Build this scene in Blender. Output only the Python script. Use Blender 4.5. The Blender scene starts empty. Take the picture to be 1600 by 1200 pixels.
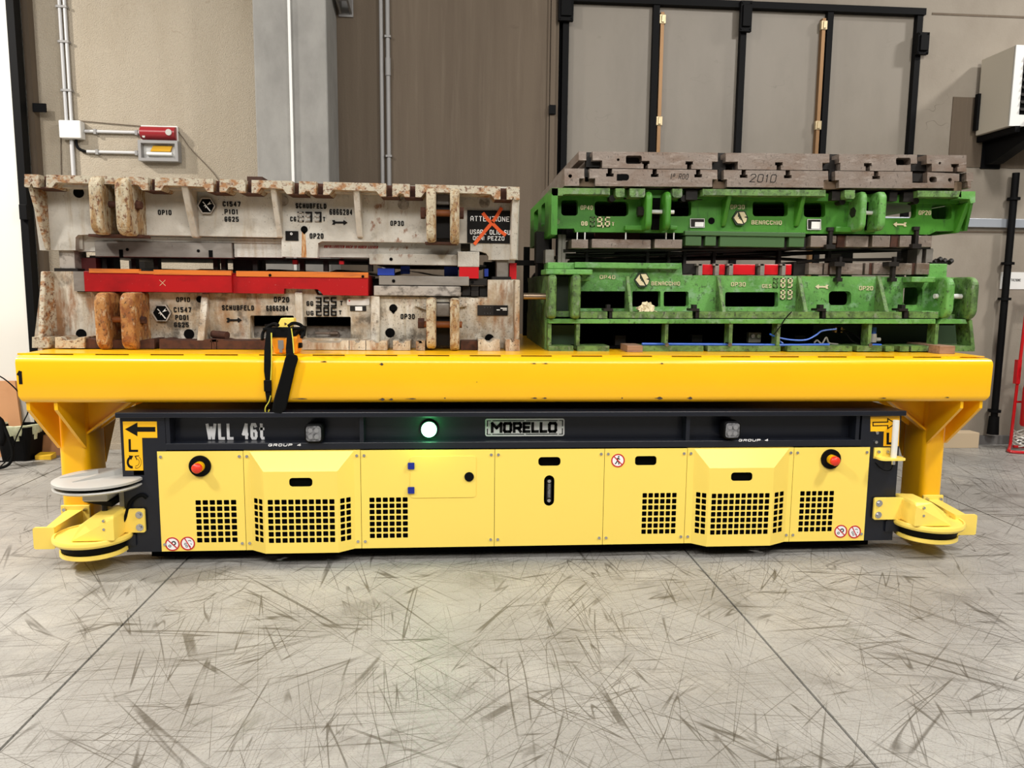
import bpy, bmesh, math, random
from mathutils import Vector, Matrix
from mathutils.geometry import delaunay_2d_cdt
random.seed(7)
S = bpy.context.scene
COL = S.collection
PI = math.pi

# ------------------------------------------------------------------ camera
FPX = 1190.0
CAM = Vector((0.0, -4.60, 1.69))
CR = Vector((0.99705512, -0.07602255, 0.01008227))
CU = Vector((-0.00049274, 0.12511750, 0.99214181))
CF = Vector((0.07668662, 0.98922504, -0.12471159))
cam = bpy.data.objects.new('camera', bpy.data.cameras.new('camera'))
COL.objects.link(cam)
cam.data.sensor_fit = 'HORIZONTAL'; cam.data.sensor_width = 36.0
cam.data.lens = FPX * 36.0 / 1600.0
m3 = Matrix((CR, CU, -CF)).transposed()
cam.matrix_world = Matrix.Translation(CAM) @ m3.to_4x4()
S.camera = cam

# ------------------------------------------------------------------ world, lamps, exposure
w = bpy.data.worlds.new('hall_air'); S.world = w; w.use_nodes = True
w.node_tree.nodes['Background'].inputs[0].default_value = (1.0, 0.97, 0.93, 1)
w.node_tree.nodes['Background'].inputs[1].default_value = 0.075
S.view_settings.view_transform = 'Standard'
S.view_settings.look = 'None'
S.view_settings.gamma = 1.0
S.view_settings.exposure = -0.06
S.view_settings.use_curve_mapping = False

def lamp(name, loc, power, size, col=(1, 0.965, 0.92), rot=(0, 0, 0)):
    d = bpy.data.lights.new(name, 'AREA'); d.energy = power; d.shape = 'RECTANGLE'
    d.size = size[0]; d.size_y = size[1]; d.color = col
    o = bpy.data.objects.new(name, d); COL.objects.link(o); o.location = loc; o.rotation_euler = rot
    return o
lamp('hall_lamp', (-5.4, -3.6, 6.6), 330, (0.7, 0.7), rot=(math.radians(24), math.radians(-24), 0))
lamp('hall_lamp', (5.2, -3.0, 6.6), 330, (0.7, 0.7), rot=(math.radians(24), math.radians(22), 0))
lamp('hall_lamp', (0.4, -6.0, 5.6), 500, (9.0, 1.6), rot=(math.radians(42), 0, 0))  # broad soft fill added to wash out shadows, standing for a lamp row
lamp('hall_lamp', (-7.2, 0.4, 6.0), 740, (0.35, 0.35), (1, 0.94, 0.86))
lamp('hall_lamp', (8.2, 0.9, 6.4), 300, (0.6, 0.6))

# ------------------------------------------------------------------ helpers
def at(px, py, Y):
    v = CF * FPX + CR * (px - 800.0) - CU * (py - 600.0)
    p = CAM + v * ((Y - CAM.y) / v.y)
    return (p.x, p.z)

def lin(r, g, b):
    return tuple((c / 255 / 12.92) if c <= 10 else ((c / 255 + 0.055) / 1.055) ** 2.4 for c in (r, g, b))

class M:
    def __init__(s): s.v = []; s.f = []
    def add(s, vs, fs):
        n = len(s.v); s.v += [tuple(v) for v in vs]; s.f += [tuple(i + n for i in f) for f in fs]; return s
    def box(s, x0, x1, y0, y1, z0, z1):
        return s.add([(x0, y0, z0), (x1, y0, z0), (x1, y1, z0), (x0, y1, z0), (x0, y0, z1), (x1, y0, z1), (x1, y1, z1), (x0, y1, z1)],
                     [(0, 3, 2, 1), (4, 5, 6, 7), (0, 1, 5, 4), (1, 2, 6, 5), (2, 3, 7, 6), (3, 0, 4, 7)])
    def plate(s, O, U, V, out, holes=(), th=0.01):
        O = Vector(O); U = Vector(U).normalized(); V = Vector(V).normalized(); N = V.cross(U) * -1
        N = U.cross(V) * -1.0      # for U=+x, V=+z this is +y (away from the viewer)
        n = len(out)
        if holes:
            pts = [Vector(p) for p in out]; ed = [(i, (i + 1) % n) for i in range(n)]
            for h in holes:
                b = len(pts); k = len(h); pts += [Vector(p) for p in h]; ed += [(b + i, b + (i + 1) % k) for i in range(k)]
            vs, es, fs, _, _, _ = delaunay_2d_cdt(pts, ed, [], 1, 1e-6)
            def inside(c, poly):
                r_ = False; j = len(poly) - 1
                for i in range(len(poly)):
                    a, b = poly[i], poly[j]
                    if (a[1] > c[1]) != (b[1] > c[1]) and c[0] < (b[0] - a[0]) * (c[1] - a[1]) / (b[1] - a[1]) + a[0]: r_ = not r_
                    j = i
                return r_
            keep = []
            for f in fs:
                c = ((vs[f[0]][0] + vs[f[1]][0] + vs[f[2]][0]) / 3, (vs[f[0]][1] + vs[f[1]][1] + vs[f[2]][1]) / 3)
                if inside(c, out) and not any(inside(c, h) for h in holes): keep.append(f)
            fs = keep
            m = len(vs)
            A = [O + U * p[0] + V * p[1] for p in vs]; B = [a + N * th for a in A]
            F = [tuple(f) for f in fs] + [tuple(m + i for i in reversed(f)) for f in fs]
            cnt = {}
            for f in fs:
                for i in range(len(f)):
                    a, b = f[i], f[(i + 1) % len(f)]; cnt[(a, b)] = 1
            for (a, b) in list(cnt):
                if (b, a) not in cnt: F.append((b, a, a + m, b + m))
            return s.add(A + B, F)
        A = [O + U * p[0] + V * p[1] for p in out]; B = [a + N * th for a in A]
        return s.add(A + B, [tuple(range(n)), tuple(range(2 * n - 1, n - 1, -1))] + [((i + 1) % n, i, i + n, (i + 1) % n + n) for i in range(n)])
    def prism(s, poly, y0, y1, holes=()):
        return s.plate((0, y0, 0), (1, 0, 0), (0, 0, 1), poly, holes, y1 - y0)
    def prismx(s, poly, x0, x1):
        n = len(poly)
        return s.add([(x0, p[0], p[1]) for p in poly] + [(x1, p[0], p[1]) for p in poly],
                     [tuple(range(n)), tuple(range(2 * n - 1, n - 1, -1))] + [((i + 1) % n, i, i + n, (i + 1) % n + n) for i in range(n)])
    def prismz(s, poly, z0, z1):
        n = len(poly)
        return s.add([(p[0], p[1], z0) for p in poly] + [(p[0], p[1], z1) for p in poly],
                     [tuple(range(n)), tuple(range(2 * n - 1, n - 1, -1))] + [((i + 1) % n, i, i + n, (i + 1) % n + n) for i in range(n)])
    def hexa(s, a, b):   # two quads (lists of 4 points) joined
        return s.add(list(a) + list(b), [(0, 1, 2, 3), (7, 6, 5, 4)] + [((i + 1) % 4, i, i + 4, (i + 1) % 4 + 4) for i in range(4)])
    def cyl(s, p, q, r, n=16, r2=None):
        p = Vector(p); q = Vector(q); d = (q - p).normalized(); r2 = r if r2 is None else r2
        a = d.orthogonal().normalized(); b = d.cross(a)
        vs = [p + (a * math.cos(2 * PI * i / n) + b * math.sin(2 * PI * i / n)) * r for i in range(n)]
        vs += [q + (a * math.cos(2 * PI * i / n) + b * math.sin(2 * PI * i / n)) * r2 for i in range(n)]
        return s.add(vs, [tuple(range(n)), tuple(range(2 * n - 1, n - 1, -1))] + [((i + 1) % n, i, i + n, (i + 1) % n + n) for i in range(n)])
    def tube(s, pts, r, n=8, sm=4):
        P = [Vector(p) for p in pts]
        if sm > 1 and len(P) > 2:
            Q = []
            for i in range(len(P) - 1):
                p0 = P[max(i - 1, 0)]; p1 = P[i]; p2 = P[i + 1]; p3 = P[min(i + 2, len(P) - 1)]
                for k in range(sm):
                    t = k / sm
                    Q.append(0.5 * ((2 * p1) + (p2 - p0) * t + (2 * p0 - 5 * p1 + 4 * p2 - p3) * t * t + (3 * p1 - p0 - 3 * p2 + p3) * t ** 3))
            P = Q + [P[-1]]
        vs = []; fs = []; a = None
        for i, p in enumerate(P):
            d = (P[min(i + 1, len(P) - 1)] - P[max(i - 1, 0)]).normalized()
            a = d.orthogonal().normalized() if a is None else (a - d * a.dot(d)).normalized()
            b = d.cross(a)
            vs += [p + (a * math.cos(2 * PI * k / n) + b * math.sin(2 * PI * k / n)) * r for k in range(n)]
        for i in range(len(P) - 1):
            for k in range(n):
                fs.append((i * n + k, i * n + (k + 1) % n, (i + 1) * n + (k + 1) % n, (i + 1) * n + k))
        fs += [tuple(range(n)), tuple(range(len(vs) - 1, len(vs) - n - 1, -1))]
        return s.add(vs, fs)
    def lathe(s, c, prof, n=40, a0=0.0, a1=2 * PI):
        full = abs(a1 - a0 - 2 * PI) < 1e-6; vs = []; fs = []; k = len(prof); m = n if full else n + 1
        for i in range(m):
            a = a0 + (a1 - a0) * i / n
            vs += [(c[0] + r * math.cos(a), c[1] + r * math.sin(a), c[2] + z) for r, z in prof]
        for i in range(n):
            for j in range(k):
                fs.append((i * k + j, ((i + 1) % m) * k + j, ((i + 1) % m) * k + (j + 1) % k, i * k + (j + 1) % k))
        if not full: fs += [tuple(range(k)), tuple(range((m - 1) * k + k - 1, (m - 1) * k - 1, -1))]
        return s.add(vs, fs)
    # shapes measured on the photograph, laid on a plane at depth Y
    def bp(s, x0, y0, x1, y1, Y0, Y1):
        ym = (y0 + y1) / 2; xm = (x0 + x1) / 2
        return s.box(at(x0, ym, Y0)[0], at(x1, ym, Y0)[0], Y0, Y1, at(xm, y1, Y0)[1], at(xm, y0, Y0)[1])
    def pp(s, poly, Y0, Y1, holes=()):
        return s.prism([at(a, b, Y0) for a, b in poly], Y0, Y1, [[at(a, b, Y0) for a, b in h] for h in holes])

def rr(x0, y0, x1, y1, r, n=4):
    out = []
    for cx, cy, a in ((x1 - r, y1 - r, 0), (x0 + r, y1 - r, 90), (x0 + r, y0 + r, 180), (x1 - r, y0 + r, 270)):
        for i in range(n + 1):
            t = math.radians(a + 90 * i / n); out.append((cx + r * math.cos(t), cy + r * math.sin(t)))
    return out
def circ(x, y, r, n=18): return [(x + r * math.cos(2 * PI * i / n), y + r * math.sin(2 * PI * i / n)) for i in range(n)]

ORG = {}
def mesh(name, m, org=(0, 0, 0), smooth=None):
    d = bpy.data.meshes.new(name); bm = bmesh.new()
    ox, oy, oz = org
    vs = [bm.verts.new((v[0] - ox, v[1] - oy, v[2] - oz)) for v in m.v]
    for f in m.f:
        try: bm.faces.new([vs[i] for i in f])
        except ValueError: pass
    bmesh.ops.recalc_face_normals(bm, faces=bm.faces)
    if smooth is not None:
        for f in bm.faces: f.smooth = True
        for e in bm.edges: e.smooth = (len(e.link_faces) == 2 and e.calc_face_angle(0) < math.radians(smooth))
    bm.to_mesh(d); bm.free(); return d

WHOLE = {'lettering', 'number', 'emblem_figure', 'emblem_rim', 'plate_border', 'symbol', 'red_ring', 'digit', 'digit_frame', 'casting', 'flame_symbol', 'sign_symbol',
         'extinguisher_symbol', 'led', 'chalk_cross', 'spray_cross', 'ink_overpaint', 'manifold', 'plate_field', 'hood', 'chassis', 'die_body', 'top_plate', 'valve', 'coil'}
def pieces(m):
    """separate solids of a builder, kept together only where they touch"""
    n = len(m.v); par = list(range(n))
    def find(a):
        while par[a] != a: par[a] = par[par[a]]; a = par[a]
        return a
    for f in m.f:
        r = find(f[0])
        for i in f[1:]: par[find(i)] = r
    comp = {}
    for i in range(n): comp.setdefault(find(i), []).append(i)
    if len(comp) == 1: return [m]
    C = list(comp.values()); B = []
    for c in C:
        B.append([(min(m.v[i][k] for i in c) - .001, max(m.v[i][k] for i in c) + .001) for k in range(3)])
    g = list(range(len(C)))
    def fg(a):
        while g[a] != a: a = g[a]
        return a
    for i in range(len(C)):
        for j in range(i):
            if all(B[i][k][0] <= B[j][k][1] and B[j][k][0] <= B[i][k][1] for k in range(3)): g[fg(i)] = fg(j)
    out = {}
    for i, c in enumerate(C): out.setdefault(fg(i), set()).update(c)
    res = []
    for st in out.values():
        ids = sorted(st); mp_ = {a: b for b, a in enumerate(ids)}; q = M(); q.v = [m.v[i] for i in ids]; q.f = [tuple(mp_[i] for i in f) for f in m.f if f[0] in mp_]; res.append(q)
    return res

def obj(name, m, mat, parent=None, **kw):
    if parent is None or name in WHOLE or len(m.v) > 4000: return obj1(name, m, mat, parent, **kw)
    o = None
    for q in pieces(m): o = obj1(name, q, mat, parent, **kw) if o is None else (obj1(name, q, mat, parent, **kw), o)[1]
    return o

def obj1(name, m, mat, parent=None, bevel=0, smooth=None, label=None, cat=None, group=None, kind=None, seg=2):
    org = ORG[parent.name] if parent else None
    if org is None:
        if kind == 'structure' or not m.v: org = (0, 0, 0)
        else:
            xs, ys, zs = zip(*m.v); org = ((min(xs) + max(xs)) / 2, (min(ys) + max(ys)) / 2, min(zs))
    d = mesh(name, m, org, smooth); d.materials.append(mat)
    o = bpy.data.objects.new(name, d); COL.objects.link(o)
    if parent: o.parent = parent
    else: o.location = org
    ORG[o.name] = org
    if bevel:
        b = o.modifiers.new('bevel', 'BEVEL'); b.width = bevel; b.segments = seg; b.limit_method = 'ANGLE'; b.angle_limit = math.radians(35)
    for k, v in (('label', label), ('category', cat), ('group', group), ('kind', kind)):
        if v: o[k] = v
    return o

def thing(name, label, cat, loc, group=None):
    o = bpy.data.objects.new(name, None); COL.objects.link(o); o.location = loc; o.empty_display_size = 0.1
    o['label'] = label; o['category'] = cat
    if group: o['group'] = group
    ORG[o.name] = tuple(loc); return o

def copies(name, m, mat, spots, parent, **kw):     # alike small parts that share one mesh, built about the origin
    d = mesh(name, m, smooth=kw.get('smooth')); d.materials.append(mat); org = ORG[parent.name]
    for p in spots:
        o = bpy.data.objects.new(name, d); COL.objects.link(o); o.parent = parent
        o.location = (p[0] - org[0], p[1] - org[1], p[2] - org[2]); ORG[o.name] = org
        if kw.get('rot'): o.rotation_euler = kw['rot']

# block lettering drawn with thick strokes on a unit cell
_O = '.2,0 .8,0 1,.15 1,.85 .8,1 .2,1 0,.85 0,.15 .2,0'
GLY = {'A': '0,0 0,.7 .3,1 .7,1 1,.7 1,0|0,.4 1,.4', 'B': '0,0 0,1 .75,1 .95,.88 .95,.65 .75,.52 0,.52|.75,.52 1,.38 1,.14 .8,0 0,0', 'C': '1,.8 .8,1 .2,1 0,.82 0,.18 .2,0 .8,0 1,.2',
       'D': '0,0 0,1 .7,1 1,.8 1,.2 .7,0 0,0', 'E': '1,1 0,1 0,0 1,0|0,.52 .8,.52', 'F': '1,1 0,1 0,0|0,.52 .8,.52', 'G': '1,.8 .8,1 .2,1 0,.82 0,.18 .2,0 .8,0 1,.2 1,.46 .55,.46', 'H': '0,0 0,1|1,0 1,1|0,.52 1,.52',
       'I': '.5,0 .5,1', 'K': '0,0 0,1|1,1 0,.45|.3,.6 1,0', 'L': '0,1 0,0 1,0', 'M': '0,0 0,1 .5,.4 1,1 1,0', 'N': '0,0 0,1 1,0 1,1', 'O': _O, 'P': '0,0 0,1 .8,1 1,.86 1,.6 .8,.46 0,.46',
       'R': '0,0 0,1 .8,1 1,.86 1,.62 .8,.48 0,.48|.5,.48 1,0', 'S': '1,.82 .8,1 .2,1 0,.84 0,.66 .2,.53 .8,.47 1,.34 1,.16 .8,0 .2,0 0,.18', 'T': '0,1 1,1|.5,1 .5,0', 'U': '0,1 0,.18 .2,0 .8,0 1,.18 1,1',
       'W': '0,1 .25,0 .5,.8 .75,0 1,1', 'Z': '0,1 1,1 0,0 1,0', '0': _O, '1': '.15,.78 .55,1 .55,0', '2': '0,.8 .2,1 .8,1 1,.84 1,.66 0,0 1,0', '3': '0,.85 .2,1 .8,1 1,.85 1,.65 .8,.53 .4,.53|.8,.53 1,.4 1,.15 .8,0 .2,0 0,.15',
       '4': '.75,0 .75,1 0,.3 1,.3', '5': '1,1 0,1 0,.56 .75,.58 1,.42 1,.16 .8,0 .2,0 0,.14', '6': '.95,.85 .75,1 .2,1 0,.82 0,.15 .2,0 .8,0 1,.15 1,.4 .8,.54 .05,.52', '7': '0,1 1,1 .4,0',
       '8': '.2,.53 0,.67 0,.86 .2,1 .8,1 1,.86 1,.67 .8,.53 .2,.53 0,.38 0,.15 .2,0 .8,0 1,.15 1,.38 .8,.53', '9': '.05,.15 .25,0 .8,0 1,.18 1,.85 .8,1 .2,1 0,.85 0,.6 .2,.46 .95,.48', 't': '.38,1 .38,.12 .6,0 1,0|0,.68 1,.68',
       '.': '.4,0 .6,0', '-': '.1,.5 .9,.5', 'o': '.2,.55 0,.7 0,.85 .2,1 .5,1 .7,.85 .7,.7 .5,.55 .2,.55'}
def text(s, px0, px1, py0, py1, Y, mat, parent, bold=0.0, name='lettering', depth=0.004, label=None, shear=0.0, wt=None, gap=.32):
    ym = (py0 + py1) / 2; xm = (px0 + px1) / 2
    X0 = at(px0, ym, Y)[0]; X1 = at(px1, ym, Y)[0]; Z0 = at(xm, py1, Y)[1]; Z1 = at(xm, py0, Y)[1]
    wds = [{'I': .3, '1': .62, ' ': .7, '.': .3, 'M': 1.25, 'W': 1.5, 't': .85}.get(c, 1.0) for c in s]
    tot = sum(wds) + gap * (len(s) - 1); k = (X1 - X0) / tot; H = Z1 - Z0
    sw = (wt if wt else .20) * H; sw = min(sw, k * .40); m = M(); x = X0; word = ''
    lab = lambda w_: None if not label else (label if ' ' not in s else label.replace(s, w_).replace('1° R00', w_.replace('o', '°')))
    for c, wd in zip(s, wds):
        if c != ' ':
            a0 = sw / 2; gw = max(k * wd - sw, 1e-4); gh = H - sw
            for st in GLY[c].split('|'):
                P = []
                for p in st.split():
                    u_, w_ = p.split(','); u_ = float(u_); w_ = float(w_); P.append(Vector((x + a0 + u_ * gw + shear * w_ * H, Z0 + a0 + w_ * gh)))
                for i in range(len(P) - 1):
                    d = (P[i + 1] - P[i])
                    if d.length < 1e-6: continue
                    d.normalize(); nn = Vector((-d.y, d.x)) * sw / 2; e = d * sw * .32
                    m.prism([tuple(P[i] - nn - e), tuple(P[i + 1] - nn + e), tuple(P[i + 1] + nn + e), tuple(P[i] + nn - e)], Y - depth - .00002 * i, Y + .001)
        else:
            obj(name, m, mat, parent, label=lab(word)); m = M(); word = ''
        if c != ' ': word += c
        x += k * (wd + gap)
    obj(name, m, mat, parent, label=lab(word))

# ------------------------------------------------------------------ materials
def mat(name, col, rough=0.5, metal=0.0, layers=(), bump=0.0, bscale=120.0, spec=0.5, coat=0.0, emit=None, alpha=None):
    m = bpy.data.materials.new(name); m.use_nodes = True; nt = m.node_tree; N = nt.nodes; L = nt.links
    b = N['Principled BSDF']; b.inputs['Roughness'].default_value = rough; b.inputs['Metallic'].default_value = metal
    b.inputs['Specular IOR Level'].default_value = spec
    if coat: b.inputs['Coat Weight'].default_value = coat; b.inputs['Coat Roughness'].default_value = 0.15
    b.inputs['Base Color'].default_value = (*col, 1)
    if emit: b.inputs['Emission Color'].default_value = (*emit[0], 1); b.inputs['Emission Strength'].default_value = emit[1]
    if alpha: b.inputs['Transmission Weight'].default_value = alpha
    tc = N.new('ShaderNodeTexCoord'); cur = None
    for (kind, c2, sc, lo, hi, amt, *rest) in layers:
        ang = rest[0] if rest else 0.0; msk = rest[1] if len(rest) > 1 else None
        mp = N.new('ShaderNodeMapping'); mp.vector_type = 'TEXTURE'; mp.inputs['Scale'].default_value = sc; mp.inputs['Rotation'].default_value = (0, 0, math.radians(ang))
        mp.inputs['Location'].default_value = (random.uniform(-9, 9), random.uniform(-9, 9), random.uniform(-9, 9))
        L.new(tc.outputs['Object'], mp.inputs['Vector'])
        nz = N.new('ShaderNodeTexNoise'); nz.inputs['Scale'].default_value = 1.0; nz.inputs['Detail'].default_value = 2.0 if kind == 'c' else 6.0
        nz.inputs['Roughness'].default_value = 0.62; L.new(mp.outputs[0], nz.inputs['Vector']); val = nz.outputs['Fac']
        if kind == 'c':
            a = N.new('ShaderNodeMath'); a.operation = 'SUBTRACT'; a.inputs[1].default_value = 0.5; L.new(val, a.inputs[0])
            a2 = N.new('ShaderNodeMath'); a2.operation = 'ABSOLUTE'; L.new(a.outputs[0], a2.inputs[0]); val = a2.outputs[0]
        mr = N.new('ShaderNodeMapRange'); mr.inputs['From Min'].default_value = lo; mr.inputs['From Max'].default_value = hi
        mr.inputs['To Min'].default_value = 0.0; mr.inputs['To Max'].default_value = amt; L.new(val, mr.inputs['Value']); fac = mr.outputs[0]
        if msk:
            n2 = N.new('ShaderNodeTexNoise'); n2.inputs['Scale'].default_value = msk[0]; n2.inputs['Detail'].default_value = 3.0
            mp2 = N.new('ShaderNodeMapping'); mp2.inputs['Location'].default_value = (random.uniform(-9, 9), random.uniform(-9, 9), 0)
            L.new(tc.outputs['Object'], mp2.inputs['Vector']); L.new(mp2.outputs[0], n2.inputs['Vector'])
            r2 = N.new('ShaderNodeMapRange'); r2.inputs['From Min'].default_value = msk[1]; r2.inputs['From Max'].default_value = msk[2]; L.new(n2.outputs['Fac'], r2.inputs['Value'])
            mu = N.new('ShaderNodeMath'); mu.operation = 'MULTIPLY'; L.new(fac, mu.inputs[0]); L.new(r2.outputs[0], mu.inputs[1]); fac = mu.outputs[0]
        mx = N.new('ShaderNodeMix'); mx.data_type = 'RGBA'; L.new(fac, mx.inputs[0])
        if cur is None: mx.inputs[6].default_value = (*col, 1)
        else: L.new(cur, mx.inputs[6])
        mx.inputs[7].default_value = (*c2, 1); cur = mx.outputs[2]
    if cur is not None: L.new(cur, b.inputs['Base Color'])
    if bump:
        nz = N.new('ShaderNodeTexNoise'); nz.inputs['Scale'].default_value = bscale; nz.inputs['Detail'].default_value = 5.0; L.new(tc.outputs['Object'], nz.inputs['Vector'])
        bn = N.new('ShaderNodeBump'); bn.inputs['Strength'].default_value = bump; bn.inputs['Distance'].default_value = 0.02; L.new(nz.outputs['Fac'], bn.inputs['Height']); L.new(bn.outputs[0], b.inputs['Normal'])
    return m

def v(k): return (k, k, k)
DK = lin(74, 69, 60)
def scr(L_, wd, ang, ms, amt=0.74, t=0.0042, lo=0.47, hi=0.57, c=DK): return ('c', c, (L_, wd, 1), t, t * 0.25, amt, ang, (ms, lo, hi))
floor_m = mat('scratched_concrete', lin(168, 166, 161), 0.45, layers=[
    ('n', lin(138, 135, 129), (0.9, 0.9, 0.9), 0.42, 0.68, 0.75),
    ('n', lin(184, 180, 171), (0.45, 0.45, 0.45), 0.50, 0.72, 0.7),
    ('n', lin(104, 101, 96), (0.32, 0.32, 0.32), 0.56, 0.76, 0.65),
    ('n', lin(122, 118, 112), (0.008, 0.008, 0.008), 0.52, 0.72, 0.7),
    ('n', lin(116, 112, 105), (0.35, 0.005, 1), 0.52, 0.72, 0.6, 3, (1.2, 0.40, 0.60)),
    ('n', lin(116, 112, 105), (0.005, 0.3, 1), 0.53, 0.72, 0.6, 2, (1.4, 0.48, 0.62)),
    ('n', lin(108, 103, 94), (0.4, 0.006, 1), 0.55, 0.72, 0.6, 52, (1.1, 0.46, 0.60)),
    ('n', lin(108, 103, 94), (0.4, 0.006, 1), 0.55, 0.72, 0.6, 126, (1.0, 0.46, 0.60)),
    scr(7, .16, 36, 0.9), scr(8, .20, 58, 1.3), scr(7, .18, 121, 1.1), scr(9, .22, 133, 0.8), scr(8, .2, 5, 1.4),
    scr(8, .24, -7, 1.0), scr(7, .3, 88, 1.5), scr(6, .24, 72, 1.8), scr(6, .24, 104, 1.7), scr(8, .18, 18, 1.2),
    scr(6, .3, 42, 1.7, .7, .006, .54, .64), scr(6, .3, 114, 1.6, .7, .006, .54, .64), scr(6, .4, -10, 1.9, .65, .0065, .55, .65), scr(5, .5, 84, 2.2, .65, .0065, .56, .65),
    scr(5, .10, 44, 1.4, .55), scr(5, .10, 127, 1.3, .55), scr(6, .09, 1, 1.6, .6), scr(5, .11, 90, 1.7, .5),
    scr(7, .2, 29, 1.6), scr(7, .2, 148, 1.5), scr(7, .16, 2, 1.9), scr(7, .16, 66, 1.2), scr(6, .16, 96, 1.6),
    ('n', lin(104, 106, 92), (0.30, 0.45, 0.3), 0.64, 0.8, 0.6),
], bump=0.06, bscale=60)
wall_left_m = mat('rough_beige_concrete', lin(174, 163, 145), 0.85, layers=[
    ('n', lin(186, 174, 154), (0.012, 0.012, 0.018), 0.46, 0.66, 0.55),
    ('n', lin(120, 106, 86), (0.010, 0.010, 0.012), 0.58, 0.70, 0.5),
    ('n', lin(160, 147, 126), (0.5, 0.5, 1.2), 0.45, 0.7, 0.6),
    ('n', lin(150, 134, 110), (0.012, 0.05, 0.02), 0.60, 0.72, 0.45),
    ('c', lin(120, 100, 76), (0.6, 0.6, 0.25), 0.004, 0.001, 0.35, 20, (1.5, 0.52, 0.68))], bump=0.7, bscale=95)
wall_mid_m = mat('streaked_brown_concrete', lin(102, 89, 74), 0.8, layers=[  # brown concrete, base darkened further to carry the shade beside the column
    ('n', lin(90, 77, 63), (0.16, 0.16, 2.6), 0.42, 0.70, 0.7),
    ('n', lin(122, 109, 93), (0.07, 0.07, 1.2), 0.54, 0.75, 0.4),
    ('n', lin(80, 68, 54), (0.014, 0.014, 0.25), 0.66, 0.76, 0.6),
    ('n', lin(70, 58, 46), (0.35, 0.35, 0.12), 0.66, 0.8, 0.4)], bump=0.12, bscale=50)
wall_right_m = mat('grey_brown_concrete', lin(146, 137, 124), 0.8, layers=[
    ('n', lin(124, 114, 101), (0.8, 0.8, 1.1), 0.42, 0.7, 0.7),
    ('n', lin(110, 100, 86), (0.02, 0.02, 0.04), 0.66, 0.76, 0.5),
    ('c', lin(84, 72, 60), (0.5, 0.5, 0.3), 0.006, 0.001, 0.55, 12, (1.7, 0.56, 0.7))], bump=0.1, bscale=50)
column_m = mat('smooth_grey_concrete', lin(146, 144, 139), 0.75, layers=[
    ('n', lin(122, 120, 116), (0.3, 0.3, 0.5), 0.42, 0.68, 0.7),
    ('n', lin(86, 84, 80), (0.010, 0.010, 0.012), 0.66, 0.74, 0.6)], bump=0.06, bscale=60)
door_m = mat('grey_door_panel', lin(132, 124, 112), 0.5, layers=[
    ('n', lin(114, 106, 94), (0.6, 0.6, 1.5), 0.45, 0.75, 0.6),
    ('n', lin(96, 84, 70), (0.22, 0.22, 0.10), 0.68, 0.80, 0.5),
    ('c', lin(100, 90, 78), (0.4, 0.4, 0.2), 0.008, 0.001, 0.4, 30, (2.2, 0.56, 0.7))])
leaf_m = mat('white_leaf_panel', lin(216, 213, 205), 0.45)
black_m = mat('black_paint', lin(8, 8, 9), 0.6, spec=0.12)
rubber_m = mat('black_rubber', lin(9, 9, 9), 0.8, spec=0.12)
dark_m = mat('oily_dark_metal', lin(34, 30, 27), 0.5, 0.1, spec=0.3, layers=[('n', lin(20, 18, 16), (0.2, 0.2, 0.2), 0.4, 0.7, 0.8)])
bronze_m = mat('bronze_strip', lin(132, 100, 66), 0.45, 0.5)
brass_m = mat('pale_latch', lin(190, 172, 136), 0.4, 0.6)
pvc_m = mat('grey_pvc', lin(196, 196, 196), 0.4)
pvcd_m = mat('dull_grey_pvc', lin(142, 140, 138), 0.45)
white_m = mat('white_plastic', lin(226, 226, 222), 0.4)
galv_m = mat('galvanised', lin(184, 190, 198), 0.4, 0.5)
chrome_m = mat('bright_bolt', lin(206, 206, 206), 0.22, 1.0)
deck_m = mat('amber_yellow_paint', lin(255, 192, 16), 0.30, layers=[
    ('n', lin(246, 178, 8), (0.9, 0.5, 0.4), 0.48, 0.8, 0.35),
    ('n', lin(70, 52, 24), (0.020, 0.02, 0.012), 0.735, 0.76, 0.9, 0, (2.6, 0.56, 0.64))], coat=0.25)
chip_m = mat('scuffed_primer', lin(66, 54, 44), 0.7)
panel_m = mat('lemon_yellow_paint', lin(255, 224, 104), 0.40, layers=[('n', lin(252, 216, 88), (1.2, 1.2, 0.8), 0.45, 0.75, 0.3)], coat=0.15)
navy_m = mat('anthracite_blue_paint', lin(23, 26, 35), 0.36, spec=0.35, layers=[('n', lin(34, 37, 47), (0.5, 0.02, 0.03), 0.62, 0.75, 0.5)], coat=0.2)
deep_m = mat('black_and_shade', lin(7, 7, 7), 0.9, spec=0.1)  # near-black, also stands in for shade inside holes, bays and gaps
RU = lin(128, 70, 30); RD = lin(64, 32, 16)
wdie_m = mat('weathered_white_casting', lin(198, 194, 184), 0.6, layers=[
    ('n', lin(160, 154, 142), (0.4, 0.4, 0.4), 0.42, 0.66, 0.8),
    ('n', lin(150, 128, 92), (0.05, 0.05, 0.4), 0.52, 0.70, 0.6, 0, (1.7, 0.44, 0.60)),
    ('n', lin(122, 72, 34), (0.06, 0.06, 0.09), 0.58, 0.66, 0.85, 0, (2.2, 0.52, 0.62)),
    ('n', lin(96, 86, 70), (0.18, 0.18, 0.18), 0.58, 0.74, 0.6),
    ('n', lin(58, 48, 38), (0.012, 0.012, 0.014), 0.62, 0.68, 0.8, 0, (2.0, 0.42, 0.58))], bump=0.15, bscale=90)
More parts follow.
